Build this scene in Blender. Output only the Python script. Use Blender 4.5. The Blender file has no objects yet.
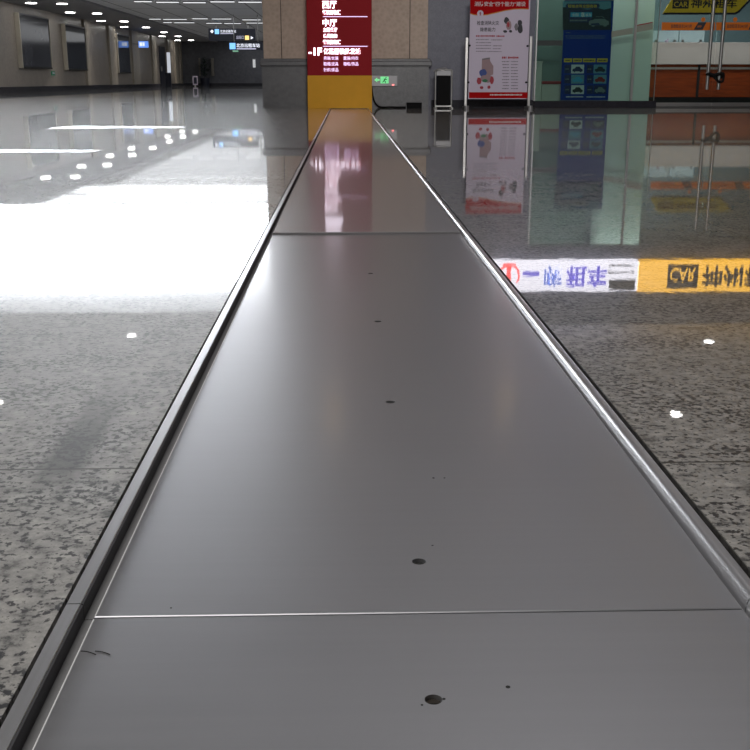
import bpy, bmesh, math, random
from mathutils import Vector, Matrix
random.seed(7)
S = bpy.context.scene
C = S.collection

# ------------------------------------------------------------------ camera
H_CAM, F_PX = 0.42, 1050.0
PITCH = math.atan(295.0 / F_PX)                       # horizon lies 295 px above the frame's centre
YAW = math.atan(30.0 / math.hypot(F_PX, 295.0))       # vanishing point of the metal strip is 30 px left of centre
cam_d = bpy.data.cameras.new('camera')
cam = bpy.data.objects.new('camera', cam_d)
C.objects.link(cam)
cam.location = (0, 0, H_CAM)
cam.rotation_euler = (math.pi / 2 - PITCH, 0, -YAW)
cam_d.sensor_width = 36
cam_d.lens = 36 * F_PX / 750
cam_d.clip_start = 0.02
cam_d.clip_end = 300
S.camera = cam

# ------------------------------------------------------------------ world and exposure
w = bpy.data.worlds.new('world')
S.world = w
w.use_nodes = True
w.node_tree.nodes['Background'].inputs[0].default_value = (0.80, 0.86, 1.0, 1)
w.node_tree.nodes['Background'].inputs[1].default_value = 0.34
S.view_settings.view_transform = 'Standard'
S.view_settings.look = 'None'
S.view_settings.gamma = 1
S.view_settings.use_curve_mapping = False
S.view_settings.exposure = 0.0

# ------------------------------------------------------------------ large area lights, mostly added fill
def area_light(name, loc, sx, sy, power, color=(1, 1, 1), rot=(0, 0, 0)):
    d = bpy.data.lights.new(name, 'AREA')
    d.shape = 'RECTANGLE'
    d.size, d.size_y, d.energy, d.color = sx, sy, power, color
    o = bpy.data.objects.new(name, d)
    C.objects.link(o)
    o.location = loc
    o.rotation_euler = rot
    return o

Z_NEAR = 3.5        # ceiling of the near hall
area_light('near_floor_fill', (-1.5, 0.2, 3.42), 3.0, 3.0, 130, (1.0, 0.97, 0.93))  # unseen fill added overhead to brighten the near floor
fl = area_light('hall_fill_light', (1.2, 3.4, 3.25), 2.4, 0.5, 78, (1.0, 0.97, 0.95), (math.radians(81), 0, math.radians(-6)))  # unseen fill added to brighten the pillar and shopfront
fl.data.spread = math.radians(75)
area_light('shop_front_fill', (4.5, 17.5, 2.9), 6.5, 0.35, 125, (1.0, 0.98, 0.95), (math.radians(25), 0, 0))  # added fill for the column and counter fronts
area_light('shop_ceiling_lamp', (4.6, 20.6, 2.9), 6.0, 2.0, 75, (0.95, 1.0, 0.98))
area_light('corridor_fill', (-4.6, 54.5, 2.98), 6.5, 46.0, 470, (0.95, 0.97, 1.0))  # added fill spread under the whole corridor ceiling

# ------------------------------------------------------------------ measuring helpers: photo pixel -> place
_cp, _sp = math.cos(PITCH), math.sin(PITCH)
FWD = Vector((math.sin(YAW) * _cp, math.cos(YAW) * _cp, -_sp))
RGT = Vector((math.cos(YAW), -math.sin(YAW), 0))
UPV = RGT.cross(FWD)

def ray(x, y):
    return FWD * F_PX + RGT * (x - 375.0) - UPV * (y - 375.0)

def on_y(x, y, Y):                                   # point of that pixel on the plane Y
    r = ray(x, y)
    t = Y / r.y
    return Vector((r.x * t, Y, H_CAM + r.z * t))

def on_z(x, y, z=0.0):
    r = ray(x, y)
    t = (z - H_CAM) / r.z
    return Vector((r.x * t, r.y * t, z))

def on_x(x, y, X):
    r = ray(x, y)
    t = X / r.x
    return Vector((X, r.y * t, H_CAM + r.z * t))

def mir_y(x, y, Y):                                  # place of a thing seen mirrored in the polished floor
    r = ray(x, y)
    t = Y / r.y
    return Vector((r.x * t, Y, -(H_CAM + r.z * t)))

def mir_z(x, y, z):
    r = ray(x, y)
    t = (-z - H_CAM) / r.z
    return Vector((r.x * t, r.y * t, z))

# ------------------------------------------------------------------ materials
def new_mat(name):
    m = bpy.data.materials.new(name)
    m.use_nodes = True
    return m, m.node_tree.nodes, m.node_tree.links, m.node_tree.nodes['Principled BSDF']

def srgb(r, g, b):
    f = lambda c: (c / 255 / 12.92) if c / 255 <= 0.04045 else ((c / 255 + 0.055) / 1.055) ** 2.4
    return (f(r), f(g), f(b), 1)

def plain(name, col, rough=0.5, metal=0.0, emit=None, strength=0.0, var=0.08, scale=30, spec=0.5):
    m, n, l, p = new_mat(name)
    tc = n.new('ShaderNodeTexCoord')
    nz = n.new('ShaderNodeTexNoise')
    nz.inputs['Scale'].default_value = scale
    nz.inputs['Detail'].default_value = 4
    l.new(tc.outputs['Object'], nz.inputs['Vector'])
    mx = n.new('ShaderNodeMix')
    mx.data_type = 'RGBA'
    lo = tuple(c * (1 - var) for c in col[:3]) + (1,)
    hi = tuple(min(1, c * (1 + var)) for c in col[:3]) + (1,)
    mx.inputs['A'].default_value = lo
    mx.inputs['B'].default_value = hi
    l.new(nz.outputs['Fac'], mx.inputs['Factor'])
    l.new(mx.outputs['Result'], p.inputs['Base Color'])
    p.inputs['Roughness'].default_value = rough
    p.inputs['Metallic'].default_value = metal
    p.inputs['Specular IOR Level'].default_value = spec
    if emit:
        p.inputs['Emission Color'].default_value = emit
        p.inputs['Emission Strength'].default_value = strength
    return m

def emitter(name, col, strength):
    m, n, l, p = new_mat(name)
    p.inputs['Base Color'].default_value = (0.6, 0.6, 0.6, 1)
    p.inputs['Emission Color'].default_value = col
    p.inputs['Emission Strength'].default_value = strength
    return m

def ramp(n, stops, interp='LINEAR'):
    r = n.new('ShaderNodeValToRGB')
    r.color_ramp.interpolation = interp
    els = r.color_ramp.elements
    while len(els) < len(stops):
        els.new(0.5)
    for e, (pos, c) in zip(els, stops):
        e.position = pos
        e.color = c if len(c) == 4 else (*c, 1)
    return r

def math_node(n, l, op, a, b=None, c=None):
    m = n.new('ShaderNodeMath')
    m.operation = op
    for i, v in enumerate((a, b, c)):
        if v is None:
            continue
        if isinstance(v, (int, float)):
            m.inputs[i].default_value = v
        else:
            l.new(v, m.inputs[i])
    return m.outputs[0]

def granite_floor(name, joint_x, joint_y, pitch_x, pitch_y, dark_streak=None):
    """polished speckled granite with slab joints; a clear polish above a rougher stone"""
    m, n, l, p = new_mat(name)
    tc = n.new('ShaderNodeTexCoord')
    pos = tc.outputs['Object']
    big = n.new('ShaderNodeTexNoise'); big.inputs['Scale'].default_value = 11; big.inputs['Detail'].default_value = 3
    l.new(pos, big.inputs['Vector'])
    fine = n.new('ShaderNodeTexNoise'); fine.inputs['Scale'].default_value = 115; fine.inputs['Detail'].default_value = 3
    fine.inputs['Roughness'].default_value = 0.6
    l.new(pos, fine.inputs['Vector'])
    vor = n.new('ShaderNodeTexNoise'); vor.inputs['Scale'].default_value = 48; vor.inputs['Detail'].default_value = 5
    vor.inputs['Roughness'].default_value = 0.68
    l.new(pos, vor.inputs['Vector'])
    base = ramp(n, [(0.35, (0.09, 0.088, 0.086)), (0.45, (0.25, 0.245, 0.235)), (0.56, (0.33, 0.32, 0.305)), (0.68, (0.43, 0.415, 0.39))])
    l.new(vor.outputs['Fac'], base.inputs['Fac'])
    s = math_node(n, l, 'MULTIPLY_ADD', big.outputs['Fac'], 0.34, -0.17)
    s = math_node(n, l, 'ADD', s, fine.outputs['Fac'])
    speck = ramp(n, [(0.525, (0, 0, 0)), (0.595, (1, 1, 1))])
    l.new(s, speck.inputs['Fac'])
    mx = n.new('ShaderNodeMix'); mx.data_type = 'RGBA'
    l.new(speck.outputs['Color'], mx.inputs['Factor'])
    l.new(base.outputs['Color'], mx.inputs['A'])
    mx.inputs['B'].default_value = (0.035, 0.035, 0.038, 1)
    # joints
    sep = n.new('ShaderNodeSeparateXYZ')
    l.new(pos, sep.inputs[0])
    def joint(out, off, pitch, width):
        a = math_node(n, l, 'SUBTRACT', out, off)
        a = math_node(n, l, 'PINGPONG', a, pitch / 2)
        return math_node(n, l, 'LESS_THAN', a, width)
    jx = joint(sep.outputs[0], joint_x, pitch_x, 0.0011)
    jy = joint(sep.outputs[1], joint_y, pitch_y, 0.0024)
    j = math_node(n, l, 'MAXIMUM', jx, jy)
    mj = n.new('ShaderNodeMix'); mj.data_type = 'RGBA'
    l.new(math_node(n, l, 'MULTIPLY', j, 0.85), mj.inputs['Factor'])
    l.new(mx.outputs['Result'], mj.inputs['A'])
    mj.inputs['B'].default_value = (0.03, 0.028, 0.025, 1)
    col = mj.outputs['Result']
    if dark_streak:                                          # a dark streak along a slanting line
        (x0, y0), (x1, y1), half = dark_streak
        dx, dy = x1 - x0, y1 - y0
        L = math.hypot(dx, dy)
        ux, uy = dx / L, dy / L
        rx = math_node(n, l, 'SUBTRACT', sep.outputs[0], x0)
        ry = math_node(n, l, 'SUBTRACT', sep.outputs[1], y0)
        along = math_node(n, l, 'ADD', math_node(n, l, 'MULTIPLY', rx, ux), math_node(n, l, 'MULTIPLY', ry, uy))
        across = math_node(n, l, 'ABSOLUTE', math_node(n, l, 'SUBTRACT', math_node(n, l, 'MULTIPLY', rx, uy), math_node(n, l, 'MULTIPLY', ry, ux)))
        mr = n.new('ShaderNodeMapRange'); mr.inputs[1].default_value = half * 0.6; mr.inputs[2].default_value = half * 1.25
        mr.inputs[3].default_value = 1; mr.inputs[4].default_value = 0
        l.new(across, mr.inputs[0])
        m1 = n.new('ShaderNodeMapRange'); m1.inputs[1].default_value = -0.03; m1.inputs[2].default_value = 0.06
        l.new(along, m1.inputs[0])
        m2 = n.new('ShaderNodeMapRange'); m2.inputs[1].default_value = L - 0.2; m2.inputs[2].default_value = L + 0.1
        m2.inputs[3].default_value = 1; m2.inputs[4].default_value = 0
        l.new(along, m2.inputs[0])
        k = math_node(n, l, 'MULTIPLY', mr.outputs[0], math_node(n, l, 'MULTIPLY', m1.outputs[0], m2.outputs[0]))
        k = math_node(n, l, 'MULTIPLY', k, 0.78)
        mw = n.new('ShaderNodeMix'); mw.data_type = 'RGBA'
        l.new(k, mw.inputs['Factor'])
        l.new(col, mw.inputs['A'])
        mw.inputs['B'].default_value = (0.045, 0.045, 0.045, 1)
        col = mw.outputs['Result']
    l.new(col, p.inputs['Base Color'])
    p.inputs['Roughness'].default_value = 0.36
    p.inputs['Specular IOR Level'].default_value = 0.38
    p.inputs['Coat Weight'].default_value = 0.95
    p.inputs['Coat Roughness'].default_value = 0.015
    wav = n.new('ShaderNodeTexNoise'); wav.inputs['Scale'].default_value = 26; wav.inputs['Detail'].default_value = 3
    l.new(pos, wav.inputs['Vector'])
    bp = n.new('ShaderNodeBump'); bp.inputs['Strength'].default_value = 0.012; bp.inputs['Distance'].default_value = 0.004
    l.new(wav.outputs['Fac'], bp.inputs['Height'])
    l.new(bp.outputs['Normal'], p.inputs['Normal'])
    l.new(bp.outputs['Normal'], p.inputs['Coat Normal'])
    return m

def brushed(name, col, rough, metal=0.85, streak=(4, 260, 4), amount=0.10, bump=0.02, coat=0.0, coat_rough=0.1):
    m, n, l, p = new_mat(name)
    tc = n.new('ShaderNodeTexCoord')
    mp = n.new('ShaderNodeMapping'); mp.inputs['Scale'].default_value = streak
    l.new(tc.outputs['Object'], mp.inputs['Vector'])
    nz = n.new('ShaderNodeTexNoise'); nz.inputs['Scale'].default_value = 1; nz.inputs['Detail'].default_value = 5
    l.new(mp.outputs[0], nz.inputs['Vector'])
    bl = n.new('ShaderNodeTexNoise'); bl.inputs['Scale'].default_value = 5; bl.inputs['Detail'].default_value = 6
    l.new(tc.outputs['Object'], bl.inputs['Vector'])
    s = math_node(n, l, 'ADD', math_node(n, l, 'MULTIPLY', nz.outputs['Fac'], 0.6), math_node(n, l, 'MULTIPLY', bl.outputs['Fac'], 0.4))
    r = ramp(n, [(0.3, tuple(c * (1 - amount) for c in col[:3])), (0.7, tuple(c * (1 + amount) for c in col[:3]))])
    l.new(s, r.inputs['Fac'])
    l.new(r.outputs['Color'], p.inputs['Base Color'])
    mr = n.new('ShaderNodeMapRange')
    mr.inputs[3].default_value = rough * 0.85; mr.inputs[4].default_value = rough * 1.15
    l.new(s, mr.inputs[0])
    l.new(mr.outputs[0], p.inputs['Roughness'])
    p.inputs['Metallic'].default_value = metal
    p.inputs['Coat Weight'].default_value = coat
    p.inputs['Coat Roughness'].default_value = coat_rough
    if bump:
        bp = n.new('ShaderNodeBump'); bp.inputs['Strength'].default_value = bump; bp.inputs['Distance'].default_value = 0.002
        l.new(nz.outputs['Fac'], bp.inputs['Height'])
        l.new(bp.outputs['Normal'], p.inputs['Normal'])
    return m

def stone(name, c0, c1, scale, rough, spec=0.5):
    m, n, l, p = new_mat(name)
    tc = n.new('ShaderNodeTexCoord')
    a = n.new('ShaderNodeTexNoise'); a.inputs['Scale'].default_value = scale; a.inputs['Detail'].default_value = 6
    l.new(tc.outputs['Object'], a.inputs['Vector'])
    b = n.new('ShaderNodeTexVoronoi'); b.inputs['Scale'].default_value = scale * 6
    l.new(tc.outputs['Object'], b.inputs['Vector'])
    s = math_node(n, l, 'ADD', math_node(n, l, 'MULTIPLY', a.outputs['Fac'], 0.7), math_node(n, l, 'MULTIPLY', b.outputs['Distance'], 0.5))
    r = ramp(n, [(0.25, c0), (0.8, c1)])
    l.new(s, r.inputs['Fac'])
    l.new(r.outputs['Color'], p.inputs['Base Color'])
    p.inputs['Roughness'].default_value = rough
    p.inputs['Specular IOR Level'].default_value = spec
    return m

def wood(name, c0, c1):
    m, n, l, p = new_mat(name)
    tc = n.new('ShaderNodeTexCoord')
    mp = n.new('ShaderNodeMapping'); mp.inputs['Scale'].default_value = (1.5, 1.5, 22)
    l.new(tc.outputs['Object'], mp.inputs['Vector'])
    a = n.new('ShaderNodeTexNoise'); a.inputs['Scale'].default_value = 2; a.inputs['Detail'].default_value = 6
    l.new(mp.outputs[0], a.inputs['Vector'])
    r = ramp(n, [(0.3, c0), (0.7, c1)])
    l.new(a.outputs['Fac'], r.inputs['Fac'])
    l.new(r.outputs['Color'], p.inputs['Base Color'])
    p.inputs['Roughness'].default_value = 0.4
    return m

def thin_glass(name, tint, gloss=1.0):
    m, n, l, p = new_mat(name)
    n.remove(p)
    out = n['Material Output']
    t = n.new('ShaderNodeBsdfTransparent'); t.inputs[0].default_value = tint
    g = n.new('ShaderNodeBsdfGlossy'); g.inputs['Roughness'].default_value = 0.02
    g.inputs[0].default_value = (0.9, 1.0, 0.97, 1)
    fr = n.new('ShaderNodeFresnel'); fr.inputs['IOR'].default_value = 1.5
    k = math_node(n, l, 'MULTIPLY', fr.outputs[0], gloss)
    mx = n.new('ShaderNodeMixShader')
    l.new(k, mx.inputs[0]); l.new(t.outputs[0], mx.inputs[1]); l.new(g.outputs[0], mx.inputs[2])
    l.new(mx.outputs[0], out.inputs['Surface'])
    return m

M = {}
M['plate'] = brushed('brushed_steel_plate', (0.475, 0.478, 0.505), 0.36, 0.86, (2, 90, 3), 0.03, 0.0, 0.22, 0.13)
M['plate_far'] = brushed('smoother_steel_plate', (0.53, 0.515, 0.53), 0.42, 0.85, (2, 60, 3), 0.03, 0.0, 0.62, 0.05)
M['rail'] = brushed('aluminium_rail', (0.58, 0.58, 0.60), 0.30, 0.85, (200, 3, 200), 0.06, 0.0)
M['edge_glint'] = plain('painted_edge_highlight', (0.68, 0.68, 0.69, 1), 0.5, 0.0, var=0.15, scale=300)  # pale colour paints in the highlight along the plate's left edge
M['ledge'] = plain('dull_ledge', (0.20, 0.20, 0.205, 1), 0.6)
M['shaded_face'] = plain('inner_face_shade', (0.045, 0.045, 0.05, 1), 0.6)  # near-black stands in for the shade on the rail's inner face
M['chrome'] = plain('chrome', (0.42, 0.415, 0.41, 1), 0.38, 1.0, var=0.03)
M['steel'] = plain('satin_steel', (0.45, 0.45, 0.45, 1), 0.35, 0.9)
M['dark_steel'] = plain('dark_satin_steel', (0.14, 0.145, 0.15, 1), 0.4, 0.8)
M['dark'] = plain('dark_recess', (0.015, 0.015, 0.015, 1), 0.8)
M['black'] = plain('black_plastic', (0.010, 0.010, 0.011, 1), 0.8, spec=0.1)
M['grime'] = plain('rusty_screw', (0.035, 0.028, 0.022, 1), 0.6, 0.4, var=0.5, scale=400)
M['near_ceiling'] = plain('near_ceiling_paint', (0.62, 0.63, 0.66, 1), 0.7, scale=2)
M['far_ceiling'] = plain('grey_ceiling_board', (0.42, 0.43, 0.45, 1), 0.6, scale=2)
M['soffit'] = plain('dark_soffit', (0.26, 0.26, 0.28, 1), 0.6, scale=2)
M['brown_wall'] = stone('brown_stone_wall', (0.23, 0.20, 0.17), (0.32, 0.28, 0.24), 2.0, 0.35)
M['beige'] = stone('beige_pillar_stone', (0.42, 0.325, 0.26), (0.56, 0.445, 0.36), 3.0, 0.5, 0.3)
M['grey_granite'] = stone('grey_granite_dado', (0.070, 0.072, 0.078), (0.125, 0.127, 0.136), 14.0, 0.35)
M['blue_wall'] = stone('blue_grey_wall', (0.085, 0.09, 0.125), (0.125, 0.13, 0.175), 8.0, 0.45)
M['black_granite'] = stone('black_granite', (0.014, 0.014, 0.018), (0.035, 0.035, 0.045), 20.0, 0.15)
M['end_wall'] = stone('dark_end_wall', (0.085, 0.087, 0.10), (0.13, 0.132, 0.15), 1.0, 0.5)
M['grout'] = plain('stone_joint', (0.10, 0.08, 0.065, 1), 0.8)

# ------------------------------------------------------------------ mesh helpers
class MB:
    def __init__(self):
        self.bm = bmesh.new()
    def box(self, x0, x1, y0, y1, z0, z1, bev=0.0):
        r = bmesh.ops.create_cube(self.bm, size=1)
        vs = r['verts']
        for v in vs:
            v.co = Vector(((x0 + x1) / 2 + v.co.x * (x1 - x0), (y0 + y1) / 2 + v.co.y * (y1 - y0), (z0 + z1) / 2 + v.co.z * (z1 - z0)))
        if bev:
            es = list({e for v in vs for e in v.link_edges})
            bmesh.ops.bevel(self.bm, geom=es, offset=bev, segments=2, affect='EDGES', profile=0.5)
        return self
    def cyl(self, a, b, r, seg=16, r2=None):
        a, b = Vector(a), Vector(b)
        d = b - a
        q = d.to_track_quat('Z', 'Y').to_matrix().to_4x4()
        mt = Matrix.Translation((a + b) / 2) @ q
        bmesh.ops.create_cone(self.bm, cap_ends=True, segments=seg, radius1=r, radius2=r if r2 is None else r2, depth=d.length, matrix=mt)
        return self
    def prism_y(self, pts, y0, y1):                   # outline in X,Z pushed along Y
        f = [self.bm.verts.new((x, y0, z)) for x, z in pts]
        b = [self.bm.verts.new((x, y1, z)) for x, z in pts]
        self.bm.faces.new(f)
        self.bm.faces.new(b[::-1])
        k = len(pts)
        for i in range(k):
            self.bm.faces.new((f[i], b[i], b[(i + 1) % k], f[(i + 1) % k]))
        return self
    def tube(self, pts, r, seg=8):
        pts = [Vector(p) for p in pts]
        rings = []
        for i, p in enumerate(pts):
            t = (pts[min(i + 1, len(pts) - 1)] - pts[max(i - 1, 0)]).normalized()
            s = t.cross(Vector((0, 0, 1)))
            s = s.normalized() if s.length > 1e-4 else Vector((1, 0, 0))
            u = s.cross(t)
            rings.append([self.bm.verts.new(p + (s * math.cos(2 * math.pi * k / seg) + u * math.sin(2 * math.pi * k / seg)) * r) for k in range(seg)])
        for A, B in zip(rings, rings[1:]):
            for k in range(seg):
                self.bm.faces.new((A[k], A[(k + 1) % seg], B[(k + 1) % seg], B[k]))
        self.bm.faces.new(rings[0][::-1])
        self.bm.faces.new(rings[-1])
        return self
    def ellipsoid(self, c, rx, ry, rz, seg=16):
        r = bmesh.ops.create_uvsphere(self.bm, u_segments=seg, v_segments=seg // 2, radius=1)
        for v in r['verts']:
            v.co = Vector((c[0] + v.co.x * rx, c[1] + v.co.y * ry, c[2] + v.co.z * rz))
        return self
    def build(self, name, mat, parent=None, smooth=False):
        bmesh.ops.recalc_face_normals(self.bm, faces=self.bm.faces)
        me = bpy.data.meshes.new(name)
        self.bm.to_mesh(me)
        self.bm.free()
        return link(name, me, mat, parent, smooth)

def link(name, me, mat, parent=None, smooth=False):
    me.materials.append(mat)
    if smooth:
        for p in me.polygons:
            p.use_smooth = True
        try:
            me.set_sharp_from_angle(angle=math.radians(34))
        except Exception:
            pass
    o = bpy.data.objects.new(name, me)
    C.objects.link(o)
    if parent:
        o.parent = parent
        root = parent
        off = Vector((0, 0, 0))
        while root:
            off += root.location
            root = root.parent
        for v in me.vertices:
            v.co -= off
    return o

def tag(o, label=None, cat=None, group=None, kind=None):
    if label: o['label'] = label
    if cat: o['category'] = cat
    if group: o['group'] = group
    if kind: o['kind'] = kind
    return o

def struct(o):
    o['kind'] = 'structure'
    return o

def thing(name, label, cat, loc, group=None):
    o = bpy.data.objects.new(name, None)
    o.empty_display_size = 0.1
    C.objects.link(o)
    o.location = loc
    return tag(o, label, cat, group)

def copy_tree(o, parent=None):
    c = o.copy()
    C.objects.link(c)
    if parent:
        c.parent = parent
    for ch in list(o.children):
        copy_tree(ch, c)
    return c

def text_mesh(body, x0, x1, z0, z1, y, depth=0.004, bold=0.0, shear=0.0):
    """lettering fitted into a box of the plane Y=y, facing the camera's side"""
    cu = bpy.data.curves.new('lettering', 'FONT')
    cu.body = body
    cu.extrude = 0.02
    cu.offset = bold
    cu.shear = shear
    cu.resolution_u = 2
    t = bpy.data.objects.new('lettering', cu)
    C.objects.link(t)
    bpy.context.view_layer.update()
    me = bpy.data.meshes.new_from_object(t.evaluated_get(bpy.context.evaluated_depsgraph_get()))
    bpy.data.objects.remove(t)
    bpy.data.curves.remove(cu)
    xs = [v.co.x for v in me.vertices]; ys = [v.co.y for v in me.vertices]
    if not xs:
        return me
    ax, bx, ay, by = min(xs), max(xs), min(ys), max(ys)
    for v in me.vertices:
        u = (v.co.x - ax) / max(bx - ax, 1e-6)
        q = (v.co.y - ay) / max(by - ay, 1e-6)
        back = v.co.z < 0
        v.co = Vector((x0 + u * (x1 - x0), y + (0.0005 if back else -depth), z0 + q * (z1 - z0)))
    me.materials.clear()
    return me

def lettering(body, px0, px1, py0, py1, Y, mat, parent, depth=0.004, bold=0.0, mirror=False, shear=0.0, name='lettering'):
    f = mir_y if mirror else on_y
    a, b = f(px0, py0, Y), f(px1, py1, Y)
    c, d = f((px0 + px1) / 2, py0, Y), f((px0 + px1) / 2, py1, Y)
    z0, z1 = sorted((c.z, d.z))
    e0, e1 = f(px0, (py0 + py1) / 2, Y).x, f(px1, (py0 + py1) / 2, Y).x
    return link(name, text_mesh(body, e0, e1, z0, z1, Y, depth, bold, shear), mat, parent)

def panel(px0, px1, py0, py1, Y, thick, name, mat, parent=None, bev=0.0, mirror=False):
    """upright board whose front face lies on plane Y and fills that box of the photo"""
    f = mir_y if mirror else on_y
    ym = (py0 + py1) / 2
    xm = (px0 + px1) / 2
    z0, z1 = sorted((f(xm, py0, Y).z, f(xm, py1, Y).z))
    mb = MB().box(f(px0, ym, Y).x, f(px1, ym, Y).x, Y, Y + thick, z0, z1, bev)
    return mb.build(name, mat, parent)

# ================================================================== the setting
Y_SIGN, Y_DADO, Y_WALL, Y_GLASS = 16.65, 16.95, 17.15, 17.05
Y_FASCIA, Y_END = 30.0, 78.0
X_LEFT, X_RIGHT = -11.6, 9.0
Z_PLATE = -0.012
PL = sum(on_z(x, y, Z_PLATE).x for x, y in ((273, 236), (92, 617), (30, 750))) / 3
PR = sum(on_z(x, y, Z_PLATE).x for x, y in ((461, 236), (748, 610))) / 2
RAIL_W = 0.0195
XL0, XR0 = PL - 0.0252, PR + 0.0225                   # where the granite starts on either side
SEAM_A = on_z(420, 613, Z_PLATE).y
SEAM_B = on_z(367, 234, Z_PLATE).y

wa, wb = on_z(50, 486), on_z(112, 392)
M['floor_l'] = granite_floor('polished_granite', on_z(90, 194).x, on_z(70, 469).y, 0.75, 1.13,
                             dark_streak=((wa.x, wa.y), (wb.x, wb.y), 0.026))
M['floor_r'] = granite_floor('polished_granite_by_shops', XR0 + 0.75, on_z(700, 462).y, 0.75, 1.13)

struct(MB().box(X_LEFT - 0.3, XL0, -6, Y_END + 0.3, -0.05, 0).build('floor', M['floor_l']))
struct(MB().box(XR0, X_RIGHT + 0.2, -6, 24.2, -0.05, 0).build('floor', M['floor_r']))
struct(MB().box(XL0, XR0, Y_SIGN + 0.02, 24.2, -0.05, 0).build('floor', M['floor_r']))
struct(MB().box(XL0 - 0.02, XR0 + 0.02, -6, Y_SIGN + 0.02, -0.09, -0.051).build('trim_trench_bed', M['dark']))

# ceilings: low over the near hall, high in the middle, low again in the corridor behind the light box
struct(MB().box(X_LEFT - 0.3, X_RIGHT + 0.2, -6, 18.0, Z_NEAR, Z_NEAR + 0.12).build('ceiling', M['near_ceiling']))
struct(MB().box(X_LEFT - 0.3, 0.6, 18.0, 18.12, Z_NEAR, 5.15).build('trim_ceiling_step', M['near_ceiling']))
struct(MB().box(X_LEFT - 0.3, 0.6, 18.12, Y_FASCIA + 0.3, 5.15, 5.27).build('ceiling', M['near_ceiling']))
X_SOF = -8.95
Z_COR = 3.0
struct(MB().box(X_LEFT - 0.3, X_SOF, Y_FASCIA + 0.3, Y_END + 0.3, Z_COR, Z_COR + 0.5).build('trim_soffit', M['soffit']))

def tile_ceiling():
    m, n, l, p = new_mat('corridor_ceiling_boards')
    tc = n.new('ShaderNodeTexCoord')
    sep = n.new('ShaderNodeSeparateXYZ'); l.new(tc.outputs['Object'], sep.inputs[0])
    a = math_node(n, l, 'PINGPONG', sep.outputs[0], 0.6)
    b = math_node(n, l, 'PINGPONG', sep.outputs[1], 2.4)
    j = math_node(n, l, 'MAXIMUM', math_node(n, l, 'LESS_THAN', a, 0.03), math_node(n, l, 'LESS_THAN', b, 0.05))
    mx = n.new('ShaderNodeMix'); mx.data_type = 'RGBA'
    l.new(j, mx.inputs['Factor'])
    mx.inputs['A'].default_value = (0.80, 0.81, 0.84, 1); mx.inputs['B'].default_value = (0.25, 0.25, 0.27, 1)
    l.new(mx.outputs['Result'], p.inputs['Base Color'])
    p.inputs['Roughness'].default_value = 0.55
    return m
M['tile_ceiling'] = tile_ceiling()
struct(MB().box(X_SOF, 0.6, Y_FASCIA + 0.3, Y_END + 0.3, Z_COR + 0.08, Z_COR + 0.2).build('ceiling', M['tile_ceiling']))

# walls
struct(MB().box(X_LEFT - 0.3, X_LEFT, -6, Y_END + 0.3, 0, 5.15).build('wall_left', M['brown_wall']))
struct(MB().box(X_LEFT, X_LEFT + 0.03, -6, Y_END, 0, 0.19).build('baseboard_left', M['black_granite']))
struct(MB().box(X_LEFT, 0.6, Y_END, Y_END + 0.3, 0, 3.3).build('wall_end', M['end_wall']))
struct(MB().box(X_LEFT + 0.03, 0.6, Y_END - 0.04, Y_END, 0, 0.2).build('baseboard_end', M['black_granite']))
struct(MB().box(0.3, 0.6, 18.1, Y_END, 0, 5.15).build('wall_corridor', M['brown_wall']))
struct(MB().box(X_LEFT - 0.3, X_RIGHT + 0.2, -6.3, -6, 0, Z_NEAR + 0.12).build('wall_back', M['brown_wall']))
struct(MB().box(X_RIGHT, X_RIGHT + 0.2, -6, 24.2, 0, Z_NEAR).build('wall_right', M['blue_wall']))

# the pillar
xl = on_y(262.5, 90, Y_DADO).x; xr = on_y(428.5, 90, Y_DADO).x
z_cap0, z_cap1 = on_y(300, 67, Y_DADO).z, on_y(300, 58.5, Y_DADO).z
pil = struct(MB().box(xl + 0.03, xr - 0.02, Y_DADO + 0.035, 18.3, z_cap1, Z_NEAR).build('wall_pillar', M['beige']))
for px in (281, 410):
    xj = on_y(px, 30, Y_DADO).x
    struct(MB().box(xj - 0.006, xj + 0.006, Y_DADO + 0.031, Y_DADO + 0.06, z_cap1, Z_NEAR).build('trim_stone_joint', M['grout']))
struct(MB().box(xl, xr, Y_DADO, 18.3, 0, z_cap0).build('wall_pillar_dado', M['grey_granite']))
mb = MB()
prof = [(0.0, z_cap0), (-0.035, z_cap0 + 0.02), (-0.035, z_cap0 + 0.06), (-0.015, z_cap1 - 0.02), (0.02, z_cap1)]
mb.box(xl - 0.03, xr + 0.05, Y_DADO - 0.03, 18.3, z_cap0 + 0.015, z_cap1 - 0.035, 0.012)
mb.box(xl - 0.012, xr + 0.02, Y_DADO - 0.012, 18.3, z_cap0, z_cap1 - 0.002, 0.008)
struct(mb.build('trim_pillar_cap', M['grey_granite']))

# grey wall right of the pillar and the shopfront behind glass
xg0 = on_y(534, 60, Y_WALL).x
struct(MB().box(xr - 0.02, xg0, Y_WALL, 18.3, 0, Z_NEAR).build('wall_blue_grey', M['blue_wall']))
Z_PLINTH = on_y(600, 101, 16.9).z
struct(MB().box(xr + 0.06, xg0, Y_WALL - 0.05, Y_WALL, 0, on_y(455, 100, Y_WALL - 0.05).z).build('baseboard_right', M['black_granite']))
XD0 = on_y(657, 60, Y_GLASS).x                        # doors start here
struct(MB().box(xg0, XD0, 16.92, 17.2, 0, Z_PLINTH, 0.004).build('trim_plinth', M['black_granite']))

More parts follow.
